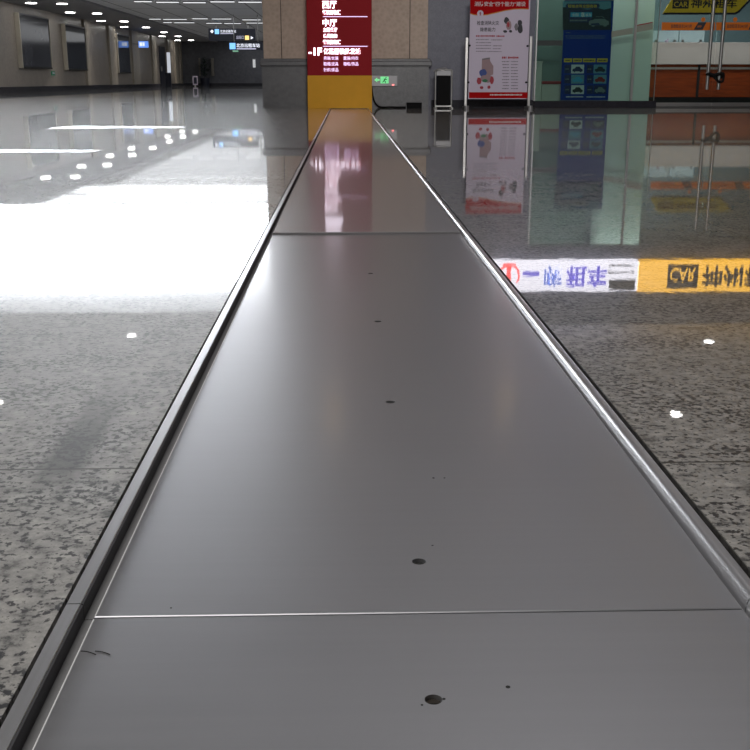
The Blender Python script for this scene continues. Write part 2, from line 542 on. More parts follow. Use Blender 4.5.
M['glass'] = thin_glass('shop_glass', (0.74, 0.82, 0.79, 1))
M['glass_door'] = thin_glass('door_glass', (0.80, 0.84, 0.84, 1))
Z_HEAD = 2.2
XM = on_y(634, 50, Y_GLASS).x
XM_DOOR = on_y(715.5, 50, Y_GLASS).x
XD1 = XM_DOOR + (XM_DOOR - XD0)
def pane(name, x0, x1, z0, z1, mat, parent=None):
    return MB().box(x0, x1, Y_GLASS, Y_GLASS + 0.012, z0, z1).build(name, mat, parent)
struct(pane('window_1', xg0 + 0.02, XM - 0.006, Z_PLINTH, Z_HEAD, M['glass']))
struct(pane('window_2', XM + 0.006, XD0 - 0.012, Z_PLINTH, Z_HEAD, M['glass']))
struct(pane('window_3', XD1 + 0.012, X_RIGHT, 0.02, Z_HEAD, M['glass']))
struct(MB().box(XM - 0.018, XM + 0.018, Y_GLASS - 0.012, Y_GLASS + 0.03, Z_PLINTH, Z_HEAD).build('trim_mullion', M['steel']))
struct(MB().box(XD0 - 0.012, XD0 - 0.004, Y_GLASS - 0.005, Y_GLASS + 0.02, 0.0, Z_HEAD).build('trim_door_edge', M['steel']))
struct(MB().box(xg0, xg0 + 0.02, Y_GLASS - 0.01, Y_GLASS + 0.05, Z_PLINTH, Z_HEAD).build('trim_glazing_edge', M['steel']))
struct(MB().box(xg0, X_RIGHT, Y_GLASS - 0.06, Y_GLASS + 0.2, Z_HEAD, Z_NEAR).build('wall_shop_header', M['blue_wall']))
struct(MB().box(XD0, XD1, Y_GLASS - 0.10, Y_GLASS + 0.10, 0.0, 0.018, 0.003).build('trim_threshold', M['dark_steel']))

# shop interior shell
M['shop_wall'] = plain('shop_wall_paint', (0.20, 0.29, 0.31, 1), 0.6, scale=3)
M['shop_wall_green'] = plain('shop_green_wall', (0.10, 0.16, 0.145, 1), 0.6, scale=3)
M['pale_column'] = plain('pale_column_paint', (0.62, 0.72, 0.67, 1), 0.5, scale=3)
struct(MB().box(xg0, X_RIGHT, 22.5, 22.7, 0, 3.0).build('wall_shop_rear', M['shop_wall']))
struct(MB().box(xg0 - 0.1, xg0 - 0.02, 18.3, 22.5, 0, 3.0).build('wall_shop_side', M['shop_wall_green']))
xk1 = on_y(652, 50, 17.7).x
xk0 = on_y(608, 50, 17.7).x
struct(MB().box(xk0, xk1, 17.7, 18.2, 0, 3.0).build('wall_shop_column', M['pale_column']))
struct(MB().box(xg0, xk0, 18.6, 18.7, 0, 3.0).build('wall_shop_partition', M['shop_wall_green']))
struct(MB().box(xg0 - 0.1, X_RIGHT, Y_GLASS + 0.2, 22.7, 2.95, 3.05).build('ceiling', M['near_ceiling']))

# ================================================================== metal strip: cover plates and edge rails
def plate(name, y0, y1, z, mat, label, holes):
    root = thing(name, label, 'floor cover plate', ((PL + PR) / 2, y0, z))
    me_o = MB().box(PL, PR, y0, y1, z - 0.010, z)
    es = [e for e in me_o.bm.edges if all(v.co.z > z - 0.001 for v in e.verts)]
    bmesh.ops.bevel(me_o.bm, geom=es, offset=0.0008, segments=1, affect='EDGES')
    o = me_o.build('plate', mat, None)
    if holes:
        cut = MB()
        for hx, hy in holes:
            cut.cyl((hx, hy, z - 0.03), (hx, hy, z + 0.03), 0.0065, 24)
        c = cut.build('cutter', mat)
        md = o.modifiers.new('holes', 'BOOLEAN')
        md.object = c; md.operation = 'DIFFERENCE'; md.solver = 'EXACT'
        md.use_self = True
        bpy.context.view_layer.update()
        me = bpy.data.meshes.new_from_object(o.evaluated_get(bpy.context.evaluated_depsgraph_get()))
        bpy.data.objects.remove(o); bpy.data.objects.remove(c)
        me.materials.clear()
        o = link('plate', me, mat, root)
    else:
        o.parent = root
        for v in o.data.vertices:
            v.co -= root.location
    return root

def hole_at(px, py, z=Z_PLATE):
    p = on_z(px, py, z)
    return (p.x, p.y)

holes_near = [hole_at(433.5, 699.5)]
holes_mid = [hole_at(419, 561.5), hole_at(390.5, 402), hole_at(378, 321.5), hole_at(370.5, 273.5)]
Z_FAR = Z_PLATE + 0.0055
p1 = plate('cover_plate', SEAM_A - 1.6, SEAM_A - 0.0012, Z_PLATE, M['plate'], 'nearest brushed steel floor cover plate with one dirty screw hole', holes_near)
p2 = plate('cover_plate', SEAM_A + 0.0012, SEAM_B - 0.004, Z_PLATE, M['plate'], 'long brushed steel floor cover plate with four screw holes, between two seams', holes_mid)
p3 = plate('cover_plate', SEAM_B + 0.004, Y_SIGN - 0.03, Z_FAR, M['plate_far'], 'farthest steel floor cover plate, reaching the red sign and mirroring its lettering', [])
for root, hs in ((p1, holes_near), (p2, holes_mid)):
    for i, (hx, hy) in enumerate(hs):
        mb = MB().cyl((hx, hy, Z_PLATE - 0.016), (hx, hy, Z_PLATE - 0.0035), 0.0064, 20, 0.0060)
        mb.box(hx - 0.0045, hx + 0.0045, hy - 0.0008, hy + 0.0008, Z_PLATE - 0.0037, Z_PLATE - 0.0028)
        s = mb.build('screw', M['grime'] if root is p1 else M['dark'], root)
        if root is p1:
            s['label'] = 'rusty screw deep in its hole'
for root, y0, y1 in ((p1, SEAM_A - 1.6, SEAM_A - 0.003), (p2, SEAM_A + 0.003, SEAM_B - 0.006)):
    MB().box(PL + 0.0002, PL + 0.0012, y0, y1, Z_PLATE - 0.0018, Z_PLATE + 0.0001).build('highlight_strip', M['edge_glint'], root)['label'] = 'bright strip painted as left edge highlight'
# small dents and a curved scratch pair on the plates
for root, marks in ((p1, [(508, 687, 0.0018), (422, 705, 0.0009), (444, 699, 0.0012)]), (p2, [(735, 587, 0.0024), (432.5, 545.5, 0.001), (433.5, 478, 0.0014), (444.5, 478, 0.0011), (171, 608, 0.0009), (370, 222, 0.001)][:5])):
    for px, py, r in marks:
        c = on_z(px, py, Z_PLATE)
        MB().cyl((c.x, c.y, Z_PLATE - 0.0005), (c.x, c.y, Z_PLATE + 0.0002), r, 12).build('dent', M['dark'], root)
for cx in (89, 103):
    a = on_z(cx + 1, 652, Z_PLATE)
    pts = [on_z(cx - 8 + 15 * t, 651.3 + 3.5 * t * t, Z_PLATE) for t in [k / 8 for k in range(9)]]
    MB().tube([(p.x, p.y, Z_PLATE + 0.0001) for p in pts], 0.0005, 6).build('scratch', M['dark'], p1)

def rail(y0, y1, side, label):
    """ledge, inner face and flat top; its top is flush with the granite"""
    X0 = PL - 0.0008 if side < 0 else PR + 0.0008
    root = thing('edge_rail', label, 'floor edge rail', (X0, y0, -0.02))
    if side < 0:
        MB().prism_y([(X0 + u, z) for u, z in [(0.0005, -0.024), (0.0005, -0.0140), (-0.0070, -0.0140), (-0.0070, -0.024)]], y0, y1).build('ledge', M['ledge'], root)
        g = MB().prism_y([(X0 + u, z) for u, z in [(-0.0070, -0.024), (-0.0072, -0.0002), (-0.0088, 0.0004), (-0.0095, -0.024)]], y0, y1).build('shaded_face', M['shaded_face'], root)
        g['label'] = 'inner face darkened as shade'
        MB().prism_y([(X0 + u, z) for u, z in [(-0.0095, -0.024), (-0.0090, 0.0004), (-0.0094, 0.0008), (-0.0205, 0.0008), (-0.0210, 0.0003), (-0.0210, -0.024)]], y0, y1).build('top_flange', M['rail'], root)
    else:
        pr = [(0.0, -0.024), (0.0, -0.0155), (0.0016, -0.0155), (0.0022, -0.0085), (0.0035, -0.0045), (0.0056, -0.0015), (0.0085, 0.0), (0.0105, 0.0003), (0.0108, -0.024)]
        MB().prism_y([(X0 + u, z) for u, z in pr], y0, y1).build('rounded_bead', M['rail'], root, smooth=True)
        MB().prism_y([(X0 + u, z) for u, z in [(0.0108, -0.024), (0.0108, -0.003), (0.0185, -0.003), (0.0190, -0.0035), (0.0190, -0.024)]], y0, y1).build('flat_flange', M['rail'], root)
    return root
JL = on_z(79, 618).y
for side, word in ((-1, 'left'), (1, 'right')):
    k = 'straight ledged' if side < 0 else 'bright rounded'
    rail(SEAM_A - 1.6, SEAM_A - 0.0006, side, '%s aluminium edge rail along the %s side of the nearest plate' % (k, word))
    rail(SEAM_A + 0.0006, SEAM_B - 0.002, side, '%s aluminium edge rail along the %s side of the middle plate' % (k, word))
    rail(SEAM_B + 0.002, Y_SIGN - 0.03, side, '%s aluminium edge rail along the %s side of the farthest plate' % (k, word))

# ================================================================== red direction sign in front of the pillar
M['sign_red'] = plain('red_sign_face', srgb(135, 8, 22), 0.8, 0, srgb(150, 8, 22), 0.10, var=0.05)
M['sign_gold'] = plain('ochre_sign_base', srgb(235, 172, 48), 0.8, var=0.10, scale=6)
M['letter_lit'] = emitter('lit_white_lettering', (0.95, 0.84, 1.0, 1), 3.2)
M['letter_dim'] = emitter('lit_lilac_lettering', (0.80, 0.58, 1.0, 1), 1.3)
xs0, xs1 = on_y(307.3, 60, Y_SIGN).x, on_y(371.8, 60, Y_SIGN).x
z_split = on_y(340, 75.5, Y_SIGN).z
sg = thing('direction_sign', 'tall red lit sign with white characters on ochre base, before the stone pillar', 'sign', ((xs0 + xs1) / 2, Y_SIGN + 0.12, 0))
MB().box(xs0, xs1, Y_SIGN, Y_SIGN + 0.26, z_split, 2.9, 0.004).build('red_panel', M['sign_red'], sg)
b = MB().box(xs0 - 0.003, xs1 + 0.003, Y_SIGN - 0.004, Y_SIGN + 0.265, 0, z_split, 0.003).build('sign_base', M['sign_gold'], sg)
b['label'] = 'ochre yellow base block'
YS = Y_SIGN - 0.001
for body, a, b_, c, d, bold, mt in (
    ('西厅', 322.2, 336.5, 1.0, 8.6, 0.018, 'letter_lit'),
    ('餐饮购物汇', 322.5, 340.5, 10.0, 14.8, 0.02, 'letter_lit'),
    ('中厅', 322.6, 336.8, 18.8, 26.5, 0.018, 'letter_lit'),
    ('主题餐厅', 323.2, 337.2, 27.6, 32.0, 0.02, 'letter_lit'),
    ('休闲购物', 323.2, 337.2, 33.8, 38.0, 0.02, 'letter_lit'),
    ('餐饮购物汇', 323.0, 340.6, 39.8, 44.4, 0.02, 'letter_lit'),
    ('-1F', 308.6, 322.0, 47.6, 55.6, 0.03, 'letter_lit'),
    ('亿隆服装批发城', 323.6, 360.5, 48.2, 54.4, 0.018, 'letter_lit'),
    ('男装/女装', 323.6, 338.4, 56.2, 60.0, 0.012, 'letter_dim'),
    ('童装/内衣', 343.4, 358.4, 56.2, 60.0, 0.012, 'letter_dim'),
    ('鞋帽/皮具', 323.6, 338.4, 61.9, 65.8, 0.012, 'letter_dim'),
    ('箱包/饰品', 343.4, 358.4, 61.9, 65.8, 0.012, 'letter_dim'),
    ('针织/床品', 323.6, 338.4, 67.8, 71.7, 0.012, 'letter_dim')):
    lettering(body, a, b_, c, d, YS, M[mt], sg, 0.006, bold)
for py in (16.6, 46.3):
    o = panel(323, 367.5, py - 0.35, py + 0.35, YS - 0.004, 0.005, 'dividing_line', M['letter_dim'], sg)
# header part of the sign that only the floor mirrors
for py in (-9, -15, -24, -30, -36):
    panel(322.6, 338.5 + (py % 4), py - 2.0, py + 2.0, YS - 0.004, 0.005, 'header_bar', M['letter_lit'], sg)

# ================================================================== exit sign, cable, black box, chrome stand by the pillar
Y_EX = Y_DADO - 0.035
M['handle'] = plain('handle_steel', (0.34, 0.34, 0.335, 1), 0.42, 0.9, var=0.04)
M['casing'] = plain('brushed_casing', (0.27, 0.27, 0.28, 1), 0.4, 0.3)
M['green_lit'] = emitter('green_lit_symbol', (0.0, 1.0, 0.22, 1), 0.6)
M['red_led'] = emitter('red_led', (1.0, 0.12, 0.12, 1), 2.0)
ex = thing('exit_sign', 'grey wall-mounted exit sign with green arrow and running figure, beside the red sign', 'exit sign', on_y(385, 86, Y_EX))
panel(370.5, 397.3, 75.6, 86.2, Y_EX, 0.035, 'casing', M['casing'], ex, 0.004)
def poly_px(pts, Y, thick, name, mat, parent, mirror=False):
    f = mir_y if mirror else on_y
    q = [f(x, y, Y) for x, y in pts]
    return MB().prism_y([(p.x, p.z) for p in q], Y - thick, Y + 0.0005).build(name, mat, parent)
a = poly_px([(374.2, 79.9), (377.2, 77.6), (377.2, 79.0), (379.6, 79.0), (379.6, 80.8), (377.2, 80.8), (377.2, 82.2)], Y_EX, 0.003, 'arrow', M['green_lit'], ex)
a['label'] = 'green lit left arrow'
f = panel(380.5, 388.6, 76.6, 83.4, Y_EX - 0.003, 0.004, 'pictogram', M['green_lit'], ex)
f['label'] = 'green lit square'
mb = MB()
def stroke(mb, a, b, Y, wpx, t=0.002):
    A, B = on_y(*a, Y), on_y(*b, Y)
    d = (B - A).normalized()
    nn = Vector((-d.z, 0, d.x)) * (wpx * Y / 1130 / 2)
    mb.prism_y([(A.x + nn.x, A.z + nn.z), (B.x + nn.x, B.z + nn.z), (B.x - nn.x, B.z - nn.z), (A.x - nn.x, A.z - nn.z)], Y - t, Y)
for a_, b_ in (((385.6, 78.6), (384.0, 80.7)), ((384.0, 80.7), (385.6, 81.5)), ((385.6, 81.5), (385.2, 83.0)), ((384.0, 80.7), (382.4, 82.4)), ((385.2, 79.0), (386.9, 79.8)), ((385.4, 78.9), (383.6, 79.3))):
    stroke(mb, a_, b_, Y_EX - 0.003, 0.8)
hd = on_y(386.0, 77.7, Y_EX - 0.003)
mb.cyl((hd.x, Y_EX - 0.005, hd.z), (hd.x, Y_EX - 0.003, hd.z), 0.009, 12)
M['pict'] = plain('dark_green_print', (0.004, 0.06, 0.02, 1), 0.5)
mb.build('running_figure', M['pict'], f)
a = panel(392, 394.2, 84.2, 85.6, Y_EX - 0.003, 0.006, 'indicator_lamp', M['red_led'], ex)
a['label'] = 'small red indicator light'

c0 = on_y(372.4, 93, Y_DADO - 0.03)
pts = [(c0.x - 0.01, Y_DADO - 0.02, c0.z + 0.10), (c0.x, Y_DADO - 0.03, c0.z), (c0.x + 0.03, Y_DADO - 0.05, 0.10), (c0.x + 0.09, Y_DADO - 0.07, 0.03), (c0.x + 0.16, Y_DADO - 0.09, 0.012), (c0.x + 0.26, Y_DADO - 0.10, 0.014), (c0.x + 0.36, Y_DADO - 0.08, 0.012), (c0.x + 0.45, Y_DADO - 0.10, 0.012), (on_y(407.2, 106, 16.8).x - 0.022, Y_DADO - 0.09, 0.012)]
def smooth_path(p, k=6):
    p = [Vector(q) for q in p]
    out = []
    for i in range(len(p) - 1):
        a, b, c, d = p[max(i - 1, 0)], p[i], p[i + 1], p[min(i + 2, len(p) - 1)]
        for s in range(k):
            t = s / k
            out.append(0.5 * ((2 * b) + (c - a) * t + (2 * a - 5 * b + 4 * c - d) * t * t + (3 * b - a - 3 * c + d) * t ** 3))
    out.append(p[-1])
    return out
tag(MB().tube(smooth_path(pts), 0.012).build('power_cable', M['black'], smooth=True), 'black power cable trailing from the red sign along the granite dado foot', 'cable')
bx = on_y(407.2, 106, 16.8).x; bx1 = on_y(421.8, 106, 16.8).x
bz = on_y(414, 102.7, 16.8).z
jb = thing('junction_box', 'small black box on the floor against the grey granite dado', 'box', ((bx + bx1) / 2, 16.86, 0))
MB().box(bx, bx1, 16.8, 16.92, 0, bz - 0.012, 0.006).build('box_body', M['black'], jb)
MB().box(bx - 0.006, bx1 + 0.006, 16.795, 16.925, bz - 0.012, bz, 0.004).build('lid', M['black'], jb)

Y_ST = 16.55
st = thing('display_stand', 'small chrome framed stand with black panel, at the pillar corner', 'stand', on_y(442.5, 109, Y_ST))
fl, fr = on_y(435.4, 90, Y_ST).x, on_y(451.6, 90, Y_ST).x
zt = on_y(443, 70, Y_ST).z
for x in (fl, fr):
    MB().cyl((x, Y_ST, 0), (x, Y_ST, zt), 0.013, 12).build('post', M['handle'], st, smooth=True)
MB().cyl((fl, Y_ST, zt), (fr, Y_ST, zt), 0.013, 12).build('top_rail', M['handle'], st, smooth=True)
zb = on_y(443, 105.5, Y_ST).z
MB().box(fl, fr, Y_ST - 0.012, Y_ST + 0.012, zb - 0.02, zb).build('bottom_rail', M['handle'], st)
zz = on_y(443, 75.5, Y_ST).z
MB().box(fl + 0.02, fr - 0.02, Y_ST - 0.008, Y_ST + 0.012, zb, zz).build('black_panel', M['black'], st)
MB().box(fl + 0.016, fr - 0.016, Y_ST - 0.006, Y_ST + 0.006, zz, zt - 0.016).build('header_panel', M['casing'], st)
a = on_y(433.4, 71.4, Y_ST - 0.02)
pts = smooth_path([(a.x, Y_ST - 0.03, a.z), (a.x + 0.04, Y_ST - 0.03, a.z + 0.02), (fl + 0.06, Y_ST - 0.02, zt + 0.018), (fl + 0.13, Y_ST - 0.02, zt + 0.028), (fr - 0.07, Y_ST - 0.015, zt + 0.012)])
MB().tube(pts, 0.008, 8).build('bent_handle', M['handle'], st, smooth=True)
for x in (fl, fr):
    MB().box(x - 0.02, x + 0.02, Y_ST - 0.10, Y_ST + 0.10, 0, 0.018, 0.004).build('foot', M['handle'], st)

# ================================================================== fire safety poster on a chrome stand
Y_PO = 16.55
M['poster_white'] = plain('poster_print_white', srgb(196, 186, 206), 0.5, var=0.02)
M['poster_red'] = plain('poster_print_red', srgb(170, 6, 12), 0.8, var=0.04, spec=0.15)
M['ink'] = plain('black_print', (0.02, 0.02, 0.03, 1), 0.6)
M['ink_grey'] = plain('grey_print', (0.16, 0.15, 0.17, 1), 0.6)
M['ink_red'] = plain('red_print', (0.34, 0.02, 0.04, 1), 0.6)
M['ink_pale'] = plain('pale_print', (0.62, 0.58, 0.60, 1), 0.6)
M['ink_gold'] = plain('gold_print', (0.55, 0.22, 0.03, 1), 0.6)
M['ink_blue'] = plain('blue_print', (0.03, 0.06, 0.25, 1), 0.6)
M['ink_green'] = plain('green_print', (0.02, 0.16, 0.07, 1), 0.6)
M['ink_pink'] = plain('dusty_pink_print', (0.30, 0.20, 0.22, 1), 0.6)
po = thing('poster_stand', 'white and red fire safety poster held between two chrome posts', 'poster stand', on_y(498, 109, Y_PO))
zpt = on_y(498, -2.5, Y_PO).z
zpb = on_y(498, 99, Y_PO).z
xp0, xp1 = on_y(469, 60, Y_PO).x, on_y(528.2, 60, Y_PO).x
MB().box(xp0, xp1, Y_PO, Y_PO + 0.012, zpb, zpt).build('poster_board', M['poster_white'], po)
YP = Y_PO - 0.001
# red head with a wavy gold lower edge
top = [(528.9, -2.5), (470.3, -2.5)]
wave = [(470.2, 14.0), (474, 15.2), (480, 15.8), (487, 15.2), (496, 13.2), (505, 11.0), (514, 9.6), (522, 9.3), (528.8, 9.6)]
poly_px(top + wave, YP, 0.002, 'header_print', M['poster_red'], po)['label'] = 'red wavy header'
poly_px(wave + [(x, y - 0.9) for x, y in wave[::-1]], YP - 0.0022, 0.001, 'gold_line', M['ink_gold'], po)
poly_px([(469.0, 92.2), (528.0, 92.2), (528.0, 98.2), (469.0, 98.2)], YP, 0.002, 'footer_print', M['poster_red'], po)['label'] = 'red footer band'
lettering('消防安全“四个能力”建设', 474.5, 525.6, 1.5, 6.3, YP - 0.003, M['ink_pale'], po, 0.001, 0.012)
lettering('检查消除火灾', 477.0, 498.9, 20.7, 25.2, YP, M['ink'], po, 0.001, 0.014)
lettering('隐患能力', 480.2, 495.3, 27.4, 31.6, YP, M['ink'], po, 0.001, 0.014)
e = on_y(480.3, 13.6, YP - 0.002)
MB().cyl((e.x, YP - 0.006, e.z), (e.x, YP - 0.002, e.z), 0.047, 24).build('emblem', M['poster_white'], po)
ce = MB()
for a_, b_ in (((480.3, 11.8), (480.3, 15.4)), ((479.3, 13.2), (481.3, 13.2)), ((479.5, 15.0), (481.1, 15.0))):
    stroke(ce, a_, b_, YP - 0.006, 0.7, 0.001)
ce.build('emblem_mark', M['ink_red'], po)
def text_lines(rows, Y, name, mat, parent, hpx, mirror=False):
    """rows of print too small to read: broken dashes, one part for each row"""
    rnd = random.Random(5)
    f = mir_y if mirror else on_y
    for px0, px1, py in rows:
        mb = MB()
        x = px0
        while x < px1 - 0.4:
            x1 = min(px1, x + rnd.uniform(0.7, 1.7) * (1.8 if mirror else 1))
            h = hpx * rnd.uniform(0.75, 1.1)
            p0, p1 = f(x, py - h / 2, Y), f(x1, py + h / 2, Y)
            mb.box(p0.x, p1.x, Y - 0.001, Y + 0.0004, min(p1.z, p0.z), max(p0.z, p1.z))
            x = x1 + rnd.uniform(0.25, 0.5)
        mb.build(name, mat, parent)
text_lines([(476, 495, 36.0), (496.5, 504.5, 36.2)], YP, 'red_text_line', M['ink_red'], po, 1.5)
text_lines([(476, 489, 39.6), (491, 503, 39.9), (476, 478, 42.6), (479, 491, 42.7), (476, 491, 45.5), (493, 502, 45.8), (476, 491, 48.4), (493, 500.5, 48.7), (476, 486, 51.3), (487, 501.5, 51.6)], YP, 'body_text', M['ink_grey'], po, 0.8)
text_lines([(502, 506.5, 57.6), (508, 519, 57.6)], YP, 'red_text_line', M['ink_red'], po, 2.0)
rows = []
for i in range(10):
    y = 61.6 + i * 3.0
    rows += [(502 + (i % 3) * 0.4, 509.3 - (i % 2) * 0.6, y), (511, 518, y)]
text_lines(rows, YP, 'column_text', M['ink_grey'], po, 0.9)
text_lines([(490, 522, 94.8)], YP - 0.002, 'footer_text', M['ink_pale'], po, 1.3)
# plain picture blocks (a tall pale house with coloured shapes before it; dark and red shapes at the top)
def blob(cx, cy, rx, ry, Y, name, mat, parent, t=0.0015, nn=14, wob=0.12, seed=1):
    rnd = random.Random(seed)
    return poly_px([(cx + rx * (1 + rnd.uniform(-wob, wob)) * math.cos(2 * math.pi * k / nn), cy + ry * (1 + rnd.uniform(-wob, wob)) * math.sin(2 * math.pi * k / nn)) for k in range(nn)], Y, t, name, mat, parent)
poly_px([(481.6, 72), (482.0, 58.6), (489.8, 57.4), (490.2, 61.0), (492, 64), (493.4, 66), (493.2, 74.5), (489, 76), (481.6, 75)], YP, 0.001, 'picture_house', M['ink_pink'], po)
poly_px([(482.0, 58.8), (489.8, 57.6), (489.8, 58.9), (482.2, 60.1)], YP - 0.001, 0.0008, 'picture_roof', M['ink_grey'], po)
blob(483, 73, 3.6, 4.2, YP - 0.001, 'picture_shape', M['ink_blue'], po, seed=2)
blob(487, 78.6, 6.6, 4.0, YP - 0.002, 'picture_shape', M['ink_pink'], po, seed=3)
blob(485, 80.8, 2.8, 1.6, YP - 0.004, 'picture_shape', M['ink_green'], po, seed=4)
blob(479, 80.8, 2.3, 3.6, YP - 0.004, 'picture_shape', M['ink_red'], po, seed=5)
blob(491.8, 80.2, 2.0, 3.8, YP - 0.004, 'picture_shape', M['ink_red'], po, seed=6)
blob(481.6, 87.6, 1.9, 1.6, YP - 0.001, 'picture_shape', M['ink_red'], po, seed=7)
blob(488.9, 87.2, 1.7, 1.7, YP - 0.001, 'picture_shape', M['ink_red'], po, seed=8)
blob(506.6, 20.6, 2.6, 3.4, YP, 'picture_shape', M['ink'], po, seed=9)
blob(508.8, 25.5, 2.6, 4.6, YP - 0.001, 'picture_shape', M['ink_pink'], po, seed=10)
blob(508.2, 24.6, 1.3, 2.6, YP - 0.003, 'picture_shape', M['ink_red'], po, seed=15)
blob(505.2, 31.4, 2.0, 1.4, YP, 'picture_shape', M['ink'], po, seed=11)
blob(510.6, 31.3, 1.6, 1.4, YP, 'picture_shape', M['ink'], po, seed=16)
blob(519.8, 22.8, 2.4, 3.0, YP, 'picture_shape', M['ink'], po, seed=12)
blob(520.2, 29.0, 2.6, 4.8, YP - 0.001, 'picture_shape', M['ink'], po, seed=13)
blob(516.4, 27.0, 2.0, 3.6, YP, 'picture_shape', M['ink_grey'], po, seed=14)
for pxb, pxt in ((464.9, 467.4), (528.3, 531.2)):
    zp = on_y(pxt, 37.4 if pxb < 500 else 36.2, Y_PO).z
    x = on_y((pxb + pxt) / 2, 72, Y_PO).x
    MB().box(x - 0.021, x + 0.021, Y_PO - 0.012, Y_PO + 0.030, 0.03, zp, 0.005).build('post', M['chrome'], po)
    ft = MB().box(x - 0.032, x + 0.032, Y_PO - 0.19, Y_PO + 0.19, 0, 0.03, 0.006)
    ft.cyl((x, Y_PO - 0.17, 0.0), (x, Y_PO - 0.17, 0.045), 0.035, 14)
    ft.build('foot', M['casing'], po)
for px, py in ((469.6, 45.6), (527.4, 46.0), (468.4, 82.4), (526.0, 82.4)):
    c = on_y(px, py, Y_PO)
    s = 1 if px > 500 else -1
    MB().cyl((c.x, Y_PO - 0.012, c.z), (c.x, Y_PO, c.z), 0.016, 12).build('clip', M['black'], po)
    MB().box(min(c.x, c.x + s * 0.05), max(c.x, c.x + s * 0.05), Y_PO - 0.004, Y_PO + 0.004, c.z - 0.006, c.z + 0.006).build('clip_arm', M['black'], po)

# ================================================================== blue banner behind the shop glass
Y_BA = 17.28
M['banner_blue'] = plain('banner_blue_print', srgb(14, 55, 150), 0.8, var=0.05)
M['b_yellow'] = plain('banner_yellow_print', srgb(215, 190, 45), 0.5)
M['b_sky'] = plain('banner_sky_print', srgb(95, 150, 170), 0.5)
M['b_dark'] = plain('banner_dark_print', srgb(20, 40, 55), 0.5, var=0.4, scale=18)
M['b_cyan'] = plain('banner_cyan_print', srgb(60, 165, 205), 0.5)
M['b_white'] = plain('banner_white_print', srgb(205, 220, 220), 0.5)
M['b_navy'] = plain('banner_navy_print', srgb(14, 40, 90), 0.5)
M['b_grey'] = plain('banner_grey_print', srgb(110, 130, 130), 0.5)
M['b_red'] = plain('banner_dull_red_print', srgb(130, 30, 40), 0.5)
ba = thing('roll_up_banner', 'blue roll-up banner with small car pictures standing behind the shop glass', 'banner', on_y(587, 108, Y_BA))
xb0, xb1 = on_y(562.6, 50, Y_BA).x, on_y(611, 50, Y_BA).x
zb0, zb1 = on_y(587, 100, Y_BA).z, on_y(587, 0.6, Y_BA).z
MB().box(xb0, xb1, Y_BA, Y_BA + 0.006, zb0, zb1).build('banner_sheet', M['banner_blue'], ba)
MB().box(xb0 - 0.02, xb1 + 0.02, Y_BA - 0.06, Y_BA + 0.07, 0, 0.09, 0.012).build('base_cassette', M['casing'], ba)
MB().box(xb0, xb1, Y_BA + 0.03, Y_BA + 0.045, 0.05, 0.12).build('cassette_lip', M['casing'], ba)
MB().cyl(((xb0 + xb1) / 2, Y_BA + 0.03, 0.09), ((xb0 + xb1) / 2, Y_BA + 0.03, zb1), 0.01, 10).build('support_pole', M['casing'], ba)
MB().box(xb0, xb1, Y_BA - 0.006, Y_BA + 0.04, zb1, zb1 + 0.02, 0.004).build('top_rail', M['casing'], ba)
YB = Y_BA - 0.001
poly_px([(562.8, 1.2), (611, 1.2), (611, 30), (562.8, 30)], YB, 0.001, 'photo_print', M['b_dark'], ba)
poly_px([(563, 1.3), (611, 1.3), (611, 8), (604, 9.6), (597, 7.6), (588, 9.5), (576, 8), (563, 7)], YB - 0.001, 0.0006, 'photo_sky', M['b_sky'], ba)
poly_px([(567, 3.6), (598.6, 3.6), (600, 6), (598, 8.6), (567, 8.6), (565.6, 6)], YB - 0.0018, 0.0006, 'title_plate', M['b_navy'], ba)
lettering('短租自驾全国连锁', 568, 597, 4.5, 7.8, YB - 0.0024, M['b_yellow'], ba, 0.0008, 0.01)
panel(569, 592, 10.0, 22.4, YB - 0.0012, 0.001, 'offer_block', M['b_navy'], ba)
panel(570.5, 592, 12.4, 17.0, YB - 0.002, 0.001, 'offer_band', M['b_cyan'], ba)
lettering('全国', 571.8, 578.6, 13.2, 16.4, YB - 0.0022, M['b_white'], ba, 0.0008, 0.012)
lettering('a', 581.2, 584.8, 12.4, 16.8, YB - 0.0022, M['b_white'], ba, 0.0008, 0.03)
lettering('租车', 585.6, 591.4, 13.4, 16.4, YB - 0.0022, M['b_white'], ba, 0.0008, 0.012)
def car_px(cx, cy, w_, h_, name, mat, Y):
    pts = [(-0.5, 0.32), (-0.5, 0.0), (-0.42, -0.10), (-0.28, -0.15), (-0.14, -0.46), (0.20, -0.46), (0.34, -0.14), (0.48, -0.04), (0.5, 0.3), (0.40, 0.32), (0.36, 0.46), (0.24, 0.46), (0.2, 0.34), (-0.2, 0.34), (-0.24, 0.46), (-0.36, 0.46), (-0.40, 0.32)]
    return poly_px([(cx + a * w_, cy + b * h_) for a, b in pts], Y, 0.0008, name, mat, ba)
car_px(599, 21.5, 20, 11, 'car_print', M['b_grey'], YB - 0.0012)
poly_px([(592.5, 19.0), (594.5, 17.0), (602, 16.8), (605, 18.8)], YB - 0.0021, 0.0004, 'car_window', M['b_dark'], ba)
poly_px([(590.6, 23.6), (599, 23.0), (600, 25.0), (591, 25.2)], YB - 0.0021, 0.0004, 'car_grille', M['b_navy'], ba)
text_lines([(570, 587, 20.4)], YB - 0.0022, 'offer_text', M['b_grey'], ba, 1.6)
text_lines([(566, 571, 32.6), (565.5, 606, 36.0), (566, 605, 38.0)], YB, 'small_text', M['b_grey'], ba, 0.7)
for a_, b_ in ((564, 572), (573, 582), (583, 595.5), (597, 607.6)):
    panel(a_, b_, 58.4, 62.2, YB - 0.001, 0.001, 'yellow_tab', M['b_yellow'], ba)
    text_lines([(a_ + 1.4, b_ - 1.4, 60.4)], YB - 0.001, 'tab_text', M['b_navy'], ba, 1.2)
